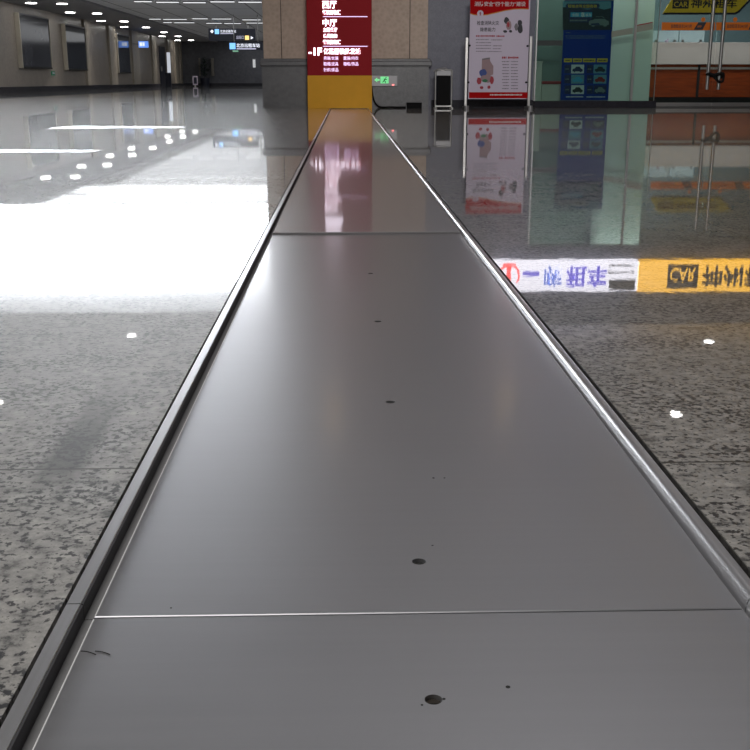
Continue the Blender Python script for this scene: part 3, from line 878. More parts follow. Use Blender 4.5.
for i, (cy, m1, m2) in enumerate(((69.0, 'b_navy', 'b_dark'), (79.2, 'b_cyan', 'b_red'), (89.6, 'b_dark', 'b_grey'))):
    for cx, mm, bg in ((577.6, m1, 'b_white' if i != 1 else 'b_sky'), (600.0, m2, 'b_sky' if i < 2 else 'b_navy')):
        panel(cx - 6.4, cx + 6.4, cy - 4.4, cy + 4.4, YB - 0.001, 0.001, 'car_tile', M[bg], ba)
        car_px(cx, cy + 0.4, 10.4, 6.0, 'car_print', M[mm], YB - 0.0012)
        panel(cx - 13.2, cx - 7, cy - 4.2, cy + 4.2, YB - 0.001, 0.001, 'caption_tile', M['b_navy'], ba)
        text_lines([(cx - 12.2, cx - 8.4, cy)], YB - 0.001, 'caption_text', M['b_grey'], ba, 1.0)
text_lines([(566, 583, 96.8), (586.5, 605, 96.9)], YB, 'phone_line', M['b_white'], ba, 1.1)

# ================================================================== glass doors, handles, lock, stickers
M['orange'] = plain('orange_sticker', srgb(190, 100, 18), 0.8, var=0.04)
M['yellow_board'] = plain('yellow_board', (0.92, 0.62, 0.03, 1), 0.6, var=0.03)
doors = []
for nm, x0, x1, hx in (('door_1', XD0, XM_DOOR - 0.004, 709.2), ('door_2', XM_DOOR + 0.004, XD1, 720.6)):
    d = struct(pane(nm, x0, x1, 0.03, Z_HEAD - 0.01, M['glass_door']))
    doors.append(d)
    MB().box(x0, x1, Y_GLASS - 0.012, Y_GLASS + 0.024, 0.022, 0.075, 0.004).build('bottom_patch_rail', M['steel'], d)
    x = on_y(hx, 60, Y_GLASS - 0.07).x
    z0 = on_y(hx, 89.5, Y_GLASS - 0.07).z
    mb = MB().cyl((x, Y_GLASS - 0.07, z0), (x, Y_GLASS - 0.07, 1.95), 0.026, 16)
    for z in (z0 + 0.25, 1.70):
        mb.cyl((x, Y_GLASS - 0.07, z), (x, Y_GLASS + 0.002, z), 0.014, 12)
    mb.build('door_handle', M['handle'], d, smooth=True)
YD = Y_GLASS - 0.0005
def sticker(d, pts, name, mat, off=0.0):
    return poly_px(pts, YD - off, 0.0012, name, mat, d)
sticker(doors[0], [(662, 22.3), (715.0, 22.3), (715.0, 30.3), (661.4, 30.3)], 'orange_stripe', M['orange'])
sticker(doors[0], [(698.3, 22.3), (706.4, 22.3), (702.6, 29.8), (693.6, 29.8)], 'black_tab', M['ink'], 0.0013)
sticker(doors[1], [(716.2, 22.3), (772, 22.3), (772, 30.3), (716.2, 30.3)], 'orange_stripe', M['orange'])
sticker(doors[1], [(752, 22.3), (760, 22.3), (756.3, 29.8), (748.2, 29.8)], 'black_tab', M['ink'], 0.0013)
lettering('自助取还车24小时', 671, 692, 24.2, 28.2, YD - 0.0013, M['ink'], doors[0], 0.0006, 0.012)
lettering('自助取还车24小时', 727, 748, 24.2, 28.2, YD - 0.0013, M['ink'], doors[1], 0.0006, 0.012)
lettering('APP', 697.2, 701.6, 25.4, 27.6, YD - 0.0027, M['orange'], doors[0], 0.0006, 0.01)
for d, px in ((doors[0], 703.2), (doors[1], 735.2)):
    c = on_y(px, 19.6, YD)
    MB().cyl((c.x, YD - 0.0015, c.z), (c.x, YD, c.z), 0.034, 20).build('round_sticker', M['orange'], d)
# band on the fixed glass
M['band'] = plain('grey_glass_band', (0.20, 0.23, 0.19, 1), 0.6)
M['band_dark'] = plain('dark_glass_band', (0.02, 0.03, 0.03, 1), 0.6)

# yellow board hanging just inside the doors
Y_YB = Y_GLASS + 0.10
yb = thing('hanging_signboard', 'yellow slanted car rental signboard hanging behind the glass doors', 'signboard', on_y(703, 14, Y_YB))
pts = [(663.0, 13.2), (673.5, -3.5), (752, -3.5), (747, 1.5), (742, 7.0), (737.5, 11.6), (734.5, 13.2)]
q = [on_y(x, y, Y_YB) for x, y in pts]
MB().prism_y([(p.x, p.z) for p in q], Y_YB, Y_YB + 0.02).build('board', M['yellow_board'], yb)
pts = [(662.6, 14.6), (664.0, 12.6), (734.5, 12.6), (738, 11.0), (742.5, 6.5), (752.6, -3.5), (755, -3.5), (744.5, 7.0), (739.5, 12.4), (735.5, 14.6)]
q = [on_y(x, y, Y_YB) for x, y in pts]
MB().prism_y([(p.x, p.z) for p in q], Y_YB - 0.004, Y_YB + 0.024).build('black_edge', M['ink'], yb)['label'] = 'black lower edge'
panel(672.6, 688.8, 0.0, 8.6, Y_YB - 0.003, 0.003, 'logo_block', M['ink'], yb)
lettering('CAR', 674.0, 687.6, 1.6, 7.0, Y_YB - 0.0035, M['yellow_board'], yb, 0.002, 0.0)
lettering('神州租车', 690.8, 737.0, -1.2, 8.2, Y_YB - 0.001, M['ink'], yb, 0.002, 0.022)
for px in (680, 730):
    c = on_y(px, -3.5, Y_YB)
    MB().cyl((c.x, Y_YB + 0.01, c.z - 0.01), (c.x, Y_YB + 0.01, 2.95), 0.004, 8).build('hanging_wire', M['steel'], yb)

# cable lock around both handles
hxa, hxb = on_y(709.2, 77, Y_GLASS - 0.07).x, on_y(720.6, 77, Y_GLASS - 0.07).x
zc = on_y(715, 75.0, Y_GLASS - 0.07).z
yc = Y_GLASS - 0.07
lk = thing('cable_lock', 'black cable lock looped round the two glass door handles', 'lock', ((hxa + hxb) / 2, yc - 0.045, zc))
pts = smooth_path([(hxa - 0.034, yc, zc + 0.01), (hxa - 0.01, yc - 0.042, zc + 0.012), (hxa + 0.05, yc - 0.045, zc + 0.0), (hxb - 0.05, yc - 0.045, zc + 0.012), (hxb + 0.0, yc - 0.042, zc + 0.02), (hxb + 0.038, yc, zc + 0.01), (hxb + 0.02, yc + 0.035, zc - 0.03), (hxb - 0.06, yc + 0.04, zc - 0.02), (hxa, yc + 0.037, zc), (hxa - 0.034, yc, zc + 0.01)])
MB().tube(pts, 0.026, 8).build('cable_loop', M['black'], lk, smooth=True)
pts = smooth_path([(hxa + 0.04, yc - 0.05, zc - 0.005), (hxa + 0.09, yc - 0.055, zc - 0.06), (hxb - 0.03, yc - 0.055, zc - 0.105), (hxb + 0.02, yc - 0.05, zc - 0.09), (hxb + 0.035, yc - 0.03, zc - 0.03), (hxb + 0.03, yc - 0.03, zc + 0.02)])
MB().tube(pts, 0.020, 8).build('cable_tail', M['black'], lk, smooth=True)
MB().box(hxa + 0.02, hxa + 0.075, yc - 0.075, yc - 0.045, zc - 0.02, zc + 0.02, 0.006).build('lock_body', M['black'], lk)

# counter, cabinet and desk inside the shop
M['counter_white'] = plain('counter_white_front', (0.66, 0.58, 0.55, 1), 0.5, scale=4)
M['counter_wood'] = wood('counter_wood', srgb(112, 42, 12)[:3], srgb(162, 70, 24)[:3])
Y_CO = 18.5
xc0 = on_y(653, 60, Y_CO).x - 0.25
zc1 = on_y(700, 42.5, Y_CO).z; zc2 = on_y(700, 64.5, Y_CO).z; zc3 = on_y(700, 97, Y_CO).z
zl = on_y(700, 68.3, Y_CO).z
co = thing('reception_counter', 'long reception counter, pale upper band over reddish wood, inside the car rental shop', 'counter', (5.5, Y_CO + 0.3, 0))
MB().box(xc0, 8.6, Y_CO - 0.06, Y_CO + 0.25, zc2, zc1, 0.006).build('upper_front', M['counter_white'], co)['label'] = 'pale upper front'
MB().box(xc0, 8.6, Y_CO, Y_CO + 0.62, zc3, zc2).build('lower_front', M['counter_wood'], co)['label'] = 'reddish wood lower front'
MB().box(xc0, 8.6, Y_CO - 0.015, Y_CO + 0.01, zl - 0.018, zl + 0.018).build('trim_strip', M['counter_white'], co)
MB().box(xc0 + 0.02, 8.58, Y_CO + 0.05, Y_CO + 0.6, 0, zc3).build('toe_kick', M['dark'], co)
MB().box(xc0, 8.6, Y_CO + 0.25, Y_CO + 0.7, zc2, zc2 + 0.03).build('work_top', M['counter_wood'], co)
xj = on_y(698, 80, Y_CO).x
MB().box(xj - 0.02, xj + 0.02, Y_CO - 0.018, Y_CO + 0.005, zc3, zc2 - 0.01).build('panel_joint', M['dark'], co)

YM = Y_CO + 0.10
M['screen_back'] = plain('pale_screen_back', (0.46, 0.58, 0.62, 1), 0.4)
for (a_, b_, lab) in ((653, 678.5, 'pale low glass divider on counter, next to the pale column'), (679.5, 704.4, 'pale low glass divider on counter, just behind the door handles')):
    r = thing('counter_divider', lab, 'divider', on_y((a_ + b_) / 2, 42, YM))
    z0, z1 = zc1, on_y(680, 30.6, YM).z
    x0, x1 = on_y(a_, 36, YM).x, on_y(b_, 36, YM).x
    MB().box(x0, x1, YM, YM + 0.015, z0 + 0.012, z1).build('divider_panel', M['screen_back'], r)
    for x in (x0 + 0.04, x1 - 0.08):
        MB().box(x, x + 0.04, YM - 0.01, YM + 0.03, z0, z0 + 0.05).build('divider_clamp', M['steel'], r)
a = on_y(667.5, 40.6, Y_CO - 0.02)
dk = thing('desk_ornament', 'tiny cream ornament on the pale counter top near the column', 'ornament', (a.x, Y_CO + 0.03, zc1))
MB().ellipsoid((a.x, Y_CO + 0.03, zc1 + 0.022), 0.034, 0.03, 0.022).build('ornament_body', M['poster_white'], dk, smooth=True)
MB().ellipsoid((a.x + 0.018, Y_CO + 0.02, zc1 + 0.05), 0.016, 0.016, 0.014).build('ornament_top', M['poster_white'], dk, smooth=True)

M['cabinet'] = plain('cabinet_white', (0.52, 0.56, 0.49, 1), 0.5)
Y_CA = 17.6
cx0, cx1 = on_y(528, 80, Y_CA).x, on_y(541.6, 80, Y_CA).x
cz = on_y(537, 61.3, Y_CA).z
ca = thing('cabinet', 'narrow pale cabinet inside the shop glass, beside the fire safety poster', 'cabinet', ((cx0 + cx1) / 2, Y_CA + 0.2, 0))
MB().box(cx0, cx1, Y_CA, Y_CA + 0.4, 0, cz - 0.02).build('cabinet_body', M['cabinet'], ca)
MB().box(cx0, cx1 + 0.012, Y_CA - 0.01, Y_CA + 0.4, cz - 0.02, cz, 0.004).build('cabinet_top', M['cabinet'], ca)
dx1 = on_y(561.5, 90, Y_CA).x
dz = on_y(550, 81.2, Y_CA).z
de = thing('low_desk', 'low pale desk with dark red edge, between the cabinet and the blue banner', 'desk', ((cx1 + dx1) / 2 + 0.1, Y_CA + 0.3, 0))
MB().box(cx1 + 0.02, dx1 + 0.30, Y_CA + 0.06, Y_CA + 0.46, 0, dz - 0.045).build('desk_front', M['cabinet'], de)
MB().box(cx1 + 0.02, dx1 + 0.30, Y_CA + 0.02, Y_CA + 0.48, dz - 0.045, dz, 0.004).build('desk_top', M['b_red'], de)['label'] = 'dark red top edge'
# dark band across the fixed glass
w1 = [o for o in C.objects if o.name == 'window_1'][0]
w2 = [o for o in C.objects if o.name == 'window_2'][0]
poly_px([(535.6, 40.4), (562.4, 40.4), (562.4, 45.6), (535.6, 45.6)], YD, 0.0012, 'glass_band', M['band_dark'], w1)
poly_px([(611.5, 31.4), (633.0, 27.6), (632.8, 33.6), (611.5, 37.4)], YD, 0.0012, 'glass_band', M['band'], w1)
poly_px([(636.4, 25.8), (652.6, 22.6), (652.6, 29.4), (636.2, 32.4)], YD, 0.0012, 'glass_band', M['band'], w2)
poly_px([(636.4, 25.0), (652.6, 21.8), (652.6, 22.8), (636.4, 26.0)], YD - 0.0012, 0.0006, 'glass_band_edge', M['b_red'], w2)

# ================================================================== lit fascia signs above the shops (seen mirrored in the floor)
Y_FS = 16.85
M['fs_white'] = emitter('white_lightbox', (0.92, 0.90, 1.0, 1), 2.1)
M['fs_yellow'] = emitter('yellow_lightbox', (1.0, 0.50, 0.0, 1), 2.0)
M['fs_purple'] = emitter('violet_lit_letters', (0.10, 0.05, 1.0, 1), 1.2)
M['fs_blue'] = emitter('blue_lit_letters', (0.08, 0.20, 1.0, 1), 1.2)
M['fs_red'] = emitter('red_lit_letters', (1.0, 0.02, 0.015, 1), 2.4)
M['fs_dark'] = plain('dark_sign_print', (0.03, 0.025, 0.03, 1), 0.6)
M['frame_dark'] = plain('dark_sign_frame', (0.05, 0.05, 0.055, 1), 0.4, 0.5)
def mpoly(pts, Y, t, name, mat, parent):
    return poly_px(pts, Y, t, name, mat, parent, mirror=True)
pw0, pw1 = 492, 637.6
fw = thing('shop_fascia_sign', 'white lit shop sign with red emblem and violet characters, mirrored in the right floor', 'shop sign', mir_y(565, 261, Y_FS))
panel(pw0, pw1, 260.5, 291.5, Y_FS, 0.16, 'lit_face', M['fs_white'], fw, 0.0, True)
cc = mir_y(509, 275.5, Y_FS)
kx = Y_FS / 1110
ring = MB()
R0, R1 = 14.5 * kx, 12.0 * kx
RZ = 13.0 * kx
pts_o, pts_i = [], []
for k in range(33):
    t = math.radians(140 + 260 * k / 32)          # open at the top
    pts_o.append((cc.x + R0 * 0.8 * math.cos(t), cc.z + RZ * math.sin(t)))
    ri = 0.74 + 0.14 * abs(k - 16) / 16
    pts_i.append((cc.x + R0 * 0.8 * ri * math.cos(t), cc.z + RZ * ri * math.sin(t)))
ring.prism_y(pts_o + pts_i[::-1], Y_FS - 0.012, Y_FS + 0.0005)
ring.build('emblem_ring', M['fs_red'], fw)
ring = MB()
ring.box(cc.x - 0.042, cc.x + 0.030, Y_FS - 0.013, Y_FS + 0.0005, cc.z - RZ * 0.92, cc.z + RZ * 1.0)
ring.box(cc.x - 0.10, cc.x + 0.10, Y_FS - 0.0134, Y_FS + 0.0005, cc.z - RZ * 0.98, cc.z - RZ * 0.70)
ring.build('emblem_stem', M['fs_red'], fw)
lettering('一', 522.5, 539, 271.6, 275.6, Y_FS - 0.001, M['fs_purple'], fw, 0.012, 0.026, True)
lettering('嗨', 544, 562.0, 265.6, 287.2, Y_FS - 0.001, M['fs_blue'], fw, 0.012, 0.016, True)
lettering('租车', 566, 606.5, 265.8, 287.6, Y_FS - 0.001, M['fs_purple'], fw, 0.012, 0.026, True)
text_lines([(609, 635, 265.5), (608, 634, 272.4)], Y_FS - 0.003, 'small_text', M['fs_dark'], fw, 1.6, True)
panel(609, 635, 279.5, 289.8, Y_FS - 0.006, 0.007, 'dark_block', M['fs_dark'], fw, 0.0, True)
fy = thing('shop_fascia_sign', 'yellow lit shop sign with black letters, mirrored in the floor at the right edge', 'shop sign', mir_y(720, 261, Y_FS))
panel(638.4, 850, 260.5, 291.5, Y_FS, 0.16, 'lit_face', M['fs_yellow'], fy, 0.0, True)
panel(667.5, 698, 264.5, 288.6, Y_FS - 0.006, 0.007, 'logo_block', M['fs_dark'], fy, 0.0, True)
lettering('CAR', 670, 695.5, 268, 281.5, Y_FS - 0.0065, M['fs_yellow'], fy, 0.004, 0.004, True)
lettering('神州租车', 702, 786, 265.2, 287.8, Y_FS - 0.001, M['fs_dark'], fy, 0.006, 0.022, True)

# ================================================================== big light box above the corridor mouth
M['big_lit'] = emitter('big_white_lightbox', (0.93, 0.96, 1.0, 1), 12.0)
zf0, zf1 = 2.98, mir_y(150, 283, Y_FASCIA).z
xf1 = mir_y(272, 250, Y_FASCIA).x
lb = thing('overhead_light_box', 'huge white light box over the corridor mouth, mirrored as glare in the left floor', 'light box', (-6, Y_FASCIA, zf0))
MB().box(X_LEFT + 0.1, xf1, Y_FASCIA, Y_FASCIA + 0.04, zf0, zf1).build('lit_face', M['big_lit'], lb)
MB().box(X_LEFT + 0.05, xf1 + 0.05, Y_FASCIA + 0.04, Y_FASCIA + 0.28, zf0 - 0.02, zf1 + 0.05).build('box_housing', M['frame_dark'], lb)
struct(MB().box(X_LEFT - 0.3, 0.6, Y_FASCIA + 0.28, Y_FASCIA + 0.45, Z_COR + 0.08, 5.27).build('wall_bulkhead', M['near_ceiling']))

# ================================================================== lamps
M['added_panel_glow'] = emitter('added_ceiling_glow', (0.94, 0.97, 1.0, 1), 1.5)  # unseen panels added to stretch the floor glare towards the corridor
for k, (y0, y1) in enumerate(((31.0, 33.3), (33.9, 36.2))):
    t = thing('added_light_panel', 'broad added corridor glow panel behind the huge light box, mirrored in the floor, %s row' % ('first', 'second')[k], 'ceiling light', (-4.5, (y0 + y1) / 2, Z_COR + 0.08))
    MB().box(X_SOF + 0.1, -0.4, y0 - 0.04, y1 + 0.04, Z_COR + 0.05, Z_COR + 0.08).build('panel_frame', M['casing'], t)
    MB().box(X_SOF + 0.15, -0.45, y0, y1, Z_COR + 0.03, Z_COR + 0.05).build('added_glow_face', M['added_panel_glow'], t)
M['lamp_lit'] = emitter('lit_lamp', (1.0, 0.98, 0.95, 1), 14.0)
M['lamp_warm'] = emitter('warm_lit_lamp', (1.0, 0.72, 0.42, 1), 28.0)
M['tube_lit'] = emitter('lit_tube', (0.95, 0.97, 1.0, 1), 1.0)

def downlight(p, label, group, mat, r=0.09, spot=None, color=(1, 0.95, 0.88), ang=85, rot=None):
    t = thing('downlight', label, 'ceiling light', p, group)
    mb = MB()
    mb.cyl((p.x, p.y, p.z - 0.015), (p.x, p.y, p.z + 0.02), r * 1.25, 24)
    mb.build('trim_ring', M['casing'], t, smooth=True)
    MB().cyl((p.x, p.y, p.z - 0.03), (p.x, p.y, p.z - 0.0149), r * 0.92, 24, r).build('lamp_lens', mat, t)
    if spot:
        d = bpy.data.lights.new('downlight_beam', 'SPOT')
        d.energy = spot; d.color = color; d.spot_size = math.radians(ang); d.spot_blend = 0.7; d.shadow_soft_size = 0.08
        o = bpy.data.objects.new('downlight_beam', d)
        C.objects.link(o)
        o.parent = t
        o.location = (0, 0, -0.06)
        if rot: o.rotation_euler = rot
    return t

near_spots = [((676, 416), 'lamp_lit', 'downlight nearest the camera over the right granite floor', 60),
              ((709, 343), 'lamp_lit', 'downlight before the yellow shop sign, farther of two over the right floor', 60),
              ((132, 337), 'lamp_lit', 'downlight mirrored as a small white spot in the left floor, farther one', 70),
              ((-3, 404), 'lamp_lit', 'downlight mirrored at the extreme left edge of the floor, nearer one', 70),
              ((333, 415), 'lamp_warm', 'warm downlight mirrored as a soft glow left on the steel strip', 40),
              ((505, 400), 'lamp_warm', 'warm downlight mirrored as a soft glow right on the steel strip', 40)]
for (px, py), mt, lab, e_ in near_spots:
    p = mir_z(px, py, Z_NEAR)
    downlight(p, lab, None, M[mt], 0.075, e_, (1, 0.95, 0.9) if mt == 'lamp_lit' else (1, 0.78, 0.5), 110)
# added frame around the unseen fill light above the camera
cl = thing('added_light_panel', 'large square frame of an added fill light over the near left floor', 'ceiling light', (-1.5, 0.2, Z_NEAR))
mb = MB()
for x0, x1, y0, y1 in ((-3.1, -3.0, -1.4, 1.8), (0.0, 0.1, -1.4, 1.8), (-3.0, 0.0, -1.4, -1.3), (-3.0, 0.0, 1.7, 1.8)):
    mb.box(x0, x1, y0, y1, Z_NEAR - 0.05, Z_NEAR)
mb.build('panel_frame', M['casing'], cl)  # added frame, made only for the fill light

# two rows of downlights along the left wall of the corridor
rows = [[(31, 2.5), (62, 3.2), (97, 13), (124, 21), (146, 27), (164, 32), (178, 36), (191, 40)],
        [(70, 12), (101, 20.5), (124, 26.5), (162, 36), (176, 40)]]
places = ['over the first dark wall picture', 'between the first and second wall pictures', 'over the second wall picture', 'before the third wall picture', 'past the third wall picture', 'before the dark side door', 'over the dark side door', 'nearest the end wall']
for ri, row in enumerate(rows):
    for i, (px, py) in enumerate(row):
        p = on_z(px, py, Z_COR)
        p.y = min(p.y, 77.3)
        lab = '%s row corridor downlight %s' % (('inner', 'wall-side')[ri], places[i] if ri == 0 else places[i + (1 if i < 3 else 2)])
        if p.x < X_LEFT + 0.4:
            p.x = X_LEFT + 0.4
        if i == 0 and ri == 0:
            lab = 'first downlight of the corridor ceiling, high above the wall picture nearest the hall'
        downlight(p, lab, 'corridor downlights', M['lamp_lit'], 0.19, 70 if ri == 0 else 110, (1, 0.93, 0.84), 75,
                  (0, math.radians(-22), 0) if ri == 0 else (0, math.radians(-8), 0))

# linear lamps across the corridor ceiling
Z_T = Z_COR + 0.08
lamps = [(156, 179, 1.9), (183, 206, 2.6), (210, 235, 1.0), (238, 262, 1.7), (134, 152, 0.6),
         (149, 161, 18.8), (163, 187, 19.2), (192, 208, 18.0), (211.5, 231.5, 18.5), (242, 261, 20.2),
         (163, 172, 21.7), (174, 194.5, 22.2), (206, 222, 23.3), (224, 241, 23.7), (246, 264, 22.8)]
wh = ['first', 'second', 'third', 'fourth', 'fifth']
for i, (a_, b_, py) in enumerate(lamps):
    y = {0: 2.0, 1: 19.0, 2: 22.8}[i // 5] + (py - {0: 2.0, 1: 19.0, 2: 22.8}[i // 5]) * 0.5
    p0, p1 = on_z(a_, y, Z_T - 0.03), on_z(b_, y, Z_T - 0.03)
    if p0.x < X_SOF + 0.1: p0.x = X_SOF + 0.1
    if p1.x - p0.x < 0.3: p1.x = p0.x + 0.3
    yy = (p0.y + p1.y) / 2
    order = sorted(range(i // 5 * 5, i // 5 * 5 + 5), key=lambda k: lamps[k][0]).index(i)
    row_w = ('nearest', 'middle', 'farthest')[i // 5]
    t = thing('linear_lamp', 'slim white ceiling lamp, %s from the soffit in the %s row' % (wh[order], row_w), 'ceiling light', (p0.x, yy, Z_T), 'slim corridor ceiling lamps')
    MB().box(p0.x, p1.x, yy - 0.12, yy + 0.12, Z_T - 0.035, Z_T).build('lamp_housing', M['casing'], t)
    MB().box(p0.x + 0.02, p1.x - 0.02, yy - 0.10, yy + 0.10, Z_T - 0.05, Z_T - 0.035).build('lamp_diffuser', M['tube_lit'], t)

# ================================================================== left wall: unlit picture boxes, sockets, signs
M['case_edge'] = plain('pale_case_edge', (0.50, 0.46, 0.38, 1), 0.4)
M['case_glass'] = plain('dark_glossy_picture', (0.035, 0.042, 0.055, 1), 0.06, var=0.5, scale=1.2)
M['case_glass_pale'] = plain('grey_glossy_picture', (0.085, 0.09, 0.105, 1), 0.10, var=0.5, scale=1.2)
for (xa, xb, yt, yb_, mt, lab) in ((21.5, 50.5, 13, 68, 'case_glass_pale', 'unlit grey wall picture case, nearest along the brown left wall'),
                                  (67, 86.5, 24, 70, 'case_glass', 'unlit dark wall picture case, second along the brown left wall'),
                                  (118.5, 130.5, 33.5, 73, 'case_glass', 'unlit narrow dark wall picture case, third along the brown left wall')):
    XF = X_LEFT + 0.17
    a, b = on_x(xa, (yt + yb_) / 2, XF), on_x(xb, (yt + yb_) / 2, XF)
    z1, z0 = on_x(xa, yt, XF).z, on_x(xa, yb_, XF).z
    t = thing('picture_case', lab, 'picture case', (X_LEFT, a.y, z0))
    MB().box(X_LEFT, XF, a.y - 0.06, a.y, z0, z1, 0.01).build('case_side', M['case_edge'], t)['label'] = 'pale side panel'
    MB().box(X_LEFT, XF, b.y, b.y + 0.06, z0, z1, 0.01).build('case_side', M['case_edge'], t)
    MB().box(X_LEFT, XF, a.y, b.y, z1 - 0.05, z1).build('case_top', M['soffit'], t)
    MB().box(X_LEFT, XF, a.y, b.y, z0, z0 + 0.06).build('case_bottom', M['dark'], t)
    MB().box(X_LEFT, XF - 0.03, a.y, b.y, z0 + 0.06, z1 - 0.05).build('picture_face', M[mt], t)
# small green wall sign
c = on_x(53.5, 73, X_LEFT + 0.03)
t = thing('wall_notice', 'tiny green notice low on the left wall between picture cases', 'notice', (X_LEFT, c.y, c.z))
MB().box(X_LEFT, X_LEFT + 0.03, c.y - 0.25, c.y + 0.25, c.z - 0.09, c.z + 0.07).build('notice_plate', plain('green_notice', (0.02, 0.14, 0.08, 1), 0.5, 0, (0.02, 0.5, 0.25, 1), 0.06), t)
MB().box(X_LEFT + 0.03, X_LEFT + 0.035, c.y - 0.15, c.y + 0.15, c.z - 0.03, c.z + 0.02).build('notice_symbol', M['poster_white'], t)
# distant lit blue sign on the left wall
Yb = 60.0
M['far_blue'] = emitter('blue_lit_panel', (0.12, 0.32, 1.0, 1), 0.9)
M['far_white'] = emitter('white_lit_panel', (0.85, 0.9, 1.0, 1), 1.1)
M['board_dark'] = plain('navy_signboard', (0.015, 0.018, 0.035, 1), 0.4)
t = thing('wall_sign', 'small blue lit sign projecting from the left wall beyond the third picture case', 'sign', on_y(143, 44, Yb))
panel(138.5, 148.0, 41.2, 47.6, Yb, 0.12, 'sign_box', M['far_blue'], t)
for a_, b_ in ((139.6, 142.0), (142.8, 144.4)):
    panel(a_, b_, 42.4, 46.0, Yb - 0.01, 0.012, 'lit_symbol', M['far_white'], t)
c = on_y(138.5, 44, Yb)
MB().box(X_LEFT, c.x + 0.05, Yb + 0.03, Yb + 0.09, c.z - 0.03, c.z + 0.03).build('bracket', M['steel'], t)

# end wall: dark side door, lit strip, notice stand, plant picture, panel lines
yd0, yd1 = on_x(160.6, 70, X_LEFT + 0.06).y, on_x(166.0, 70, X_LEFT + 0.06).y
d3 = struct(MB().box(X_LEFT, X_LEFT + 0.06, yd0, yd1, 0.0, 2.45).build('door_3', M['board_dark']))
M['pilaster'] = stone('pale_pilaster_stone', (0.34, 0.30, 0.245), (0.46, 0.41, 0.34), 2.0, 0.4)
for xa, xb in ((86.8, 90.0), (110.8, 117.0), (133.2, 139.8), (153.0, 156.4), (168.6, 170.8), (175.6, 178.2), (180.6, 183.0)):
    y0, y1 = on_x(xa, 60, X_LEFT + 0.1).y, min(77.9, on_x(xb, 60, X_LEFT + 0.1).y)
    struct(MB().box(X_LEFT, X_LEFT + 0.1, y0, y1, 0.19, Z_COR).build('trim_pilaster', M['pilaster']))
MB().box(X_LEFT + 0.06, X_LEFT + 0.12, yd0 + 0.3, yd0 + 0.4, 0.95, 1.25).build('door_handle', M['steel'], d3)
Yv = 66.0
t = thing('lit_column_panel', 'slim upright white lit panel standing beside the dark side door', 'light panel', on_y(168.6, 88, Yv))
a = on_y(168.6, 88, Yv)
MB().box(a.x - 0.16, a.x + 0.16, Yv, Yv + 0.2, 0, on_y(168.6, 72.6, Yv).z).build('panel_foot', M['board_dark'], t)
panel(167.0, 170.0, 52.4, 73.0, Yv, 0.18, 'lit_panel', emitter('dim_white_panel', (0.85, 0.9, 1.0, 1), 0.55), t)
t = thing('notice_stand', 'small black notice stand with white border near the end wall', 'notice stand', on_y(195, 87, Yv + 9))
panel(192.8, 197.6, 76.0, 85.0, Yv + 9, 0.06, 'stand_frame', M['poster_white'], t)
panel(193.6, 196.8, 77.2, 83.8, Yv + 8.985, 0.016, 'notice_face', M['board_dark'], t)
q0 = on_y(195.2, 85, Yv + 9)
MB().box(q0.x - 0.05, q0.x + 0.05, Yv + 9, Yv + 9.06, 0, q0.z).build('stand_leg', M['steel'], t)
M['far_pale'] = plain('pale_far_stone', (0.24, 0.22, 0.19, 1), 0.5)
t = thing('planter', 'dark leafy potted plant standing against the end wall', 'plant', on_y(205, 87, 77.2))
pc = on_y(205, 80, 77.2)
MB().cyl((pc.x, 77.2, 0), (pc.x, 77.2, 0.55), 0.28, 20, 0.36).build('pot', M['board_dark'], t, smooth=True)
mb = MB()
rnd = random.Random(3)
for k in range(150):
    th, ph = rnd.uniform(0, 6.283), rnd.uniform(-0.9, 1.5)
    rr = rnd.uniform(0.3, 0.72)
    c = Vector((pc.x + rr * math.cos(th) * math.cos(ph), 77.2 + 0.6 * rr * math.sin(th) * math.cos(ph), 1.25 + 0.75 * math.sin(ph) * rr / 0.72))
    d = Vector((math.cos(th), math.sin(th) * 0.5, rnd.uniform(-0.3, 0.8))).normalized() * 0.16
    s = d.cross(Vector((0, 0, 1))).normalized() * 0.05
    v = [mb.bm.verts.new(c - d), mb.bm.verts.new(c + s), mb.bm.verts.new(c + d), mb.bm.verts.new(c - s)]
    mb.bm.faces.new(v)
mb.build('foliage', plain('dark_leaf', (0.015, 0.04, 0.025, 1), 0.5), t)
MB().cyl((pc.x, 77.2, 0.5), (pc.x, 77.2, 1.4), 0.04, 8).build('stem', M['board_dark'], t)
for a_, b_, y0, y1 in ((211.3, 213.8, 58, 76), (198.8, 200.2, 58, 76)):
    p0, p1 = on_y(a_, 70, 77.7), on_y(b_, 70, 77.7)
    struct(MB().box(p0.x, p1.x, 77.7, 78, on_y(a_, y1, 77.7).z, on_y(a_, y0, 77.7).z).build('trim_stone_strip', M['far_pale']))
t = thing('wall_lamp', 'small dim upright wall light on the end wall below the larger hanging sign', 'wall lamp', on_y(254, 68, 77.9))
panel(252.8, 255.3, 59.5, 67.5, 77.88, 0.11, 'lamp_shade', emitter('dim_wall_lamp', (0.9, 0.92, 0.95, 1), 0.40), t)
panel(252.4, 255.7, 58.8, 59.5, 77.86, 0.13, 'lamp_cap', M['steel'], t)

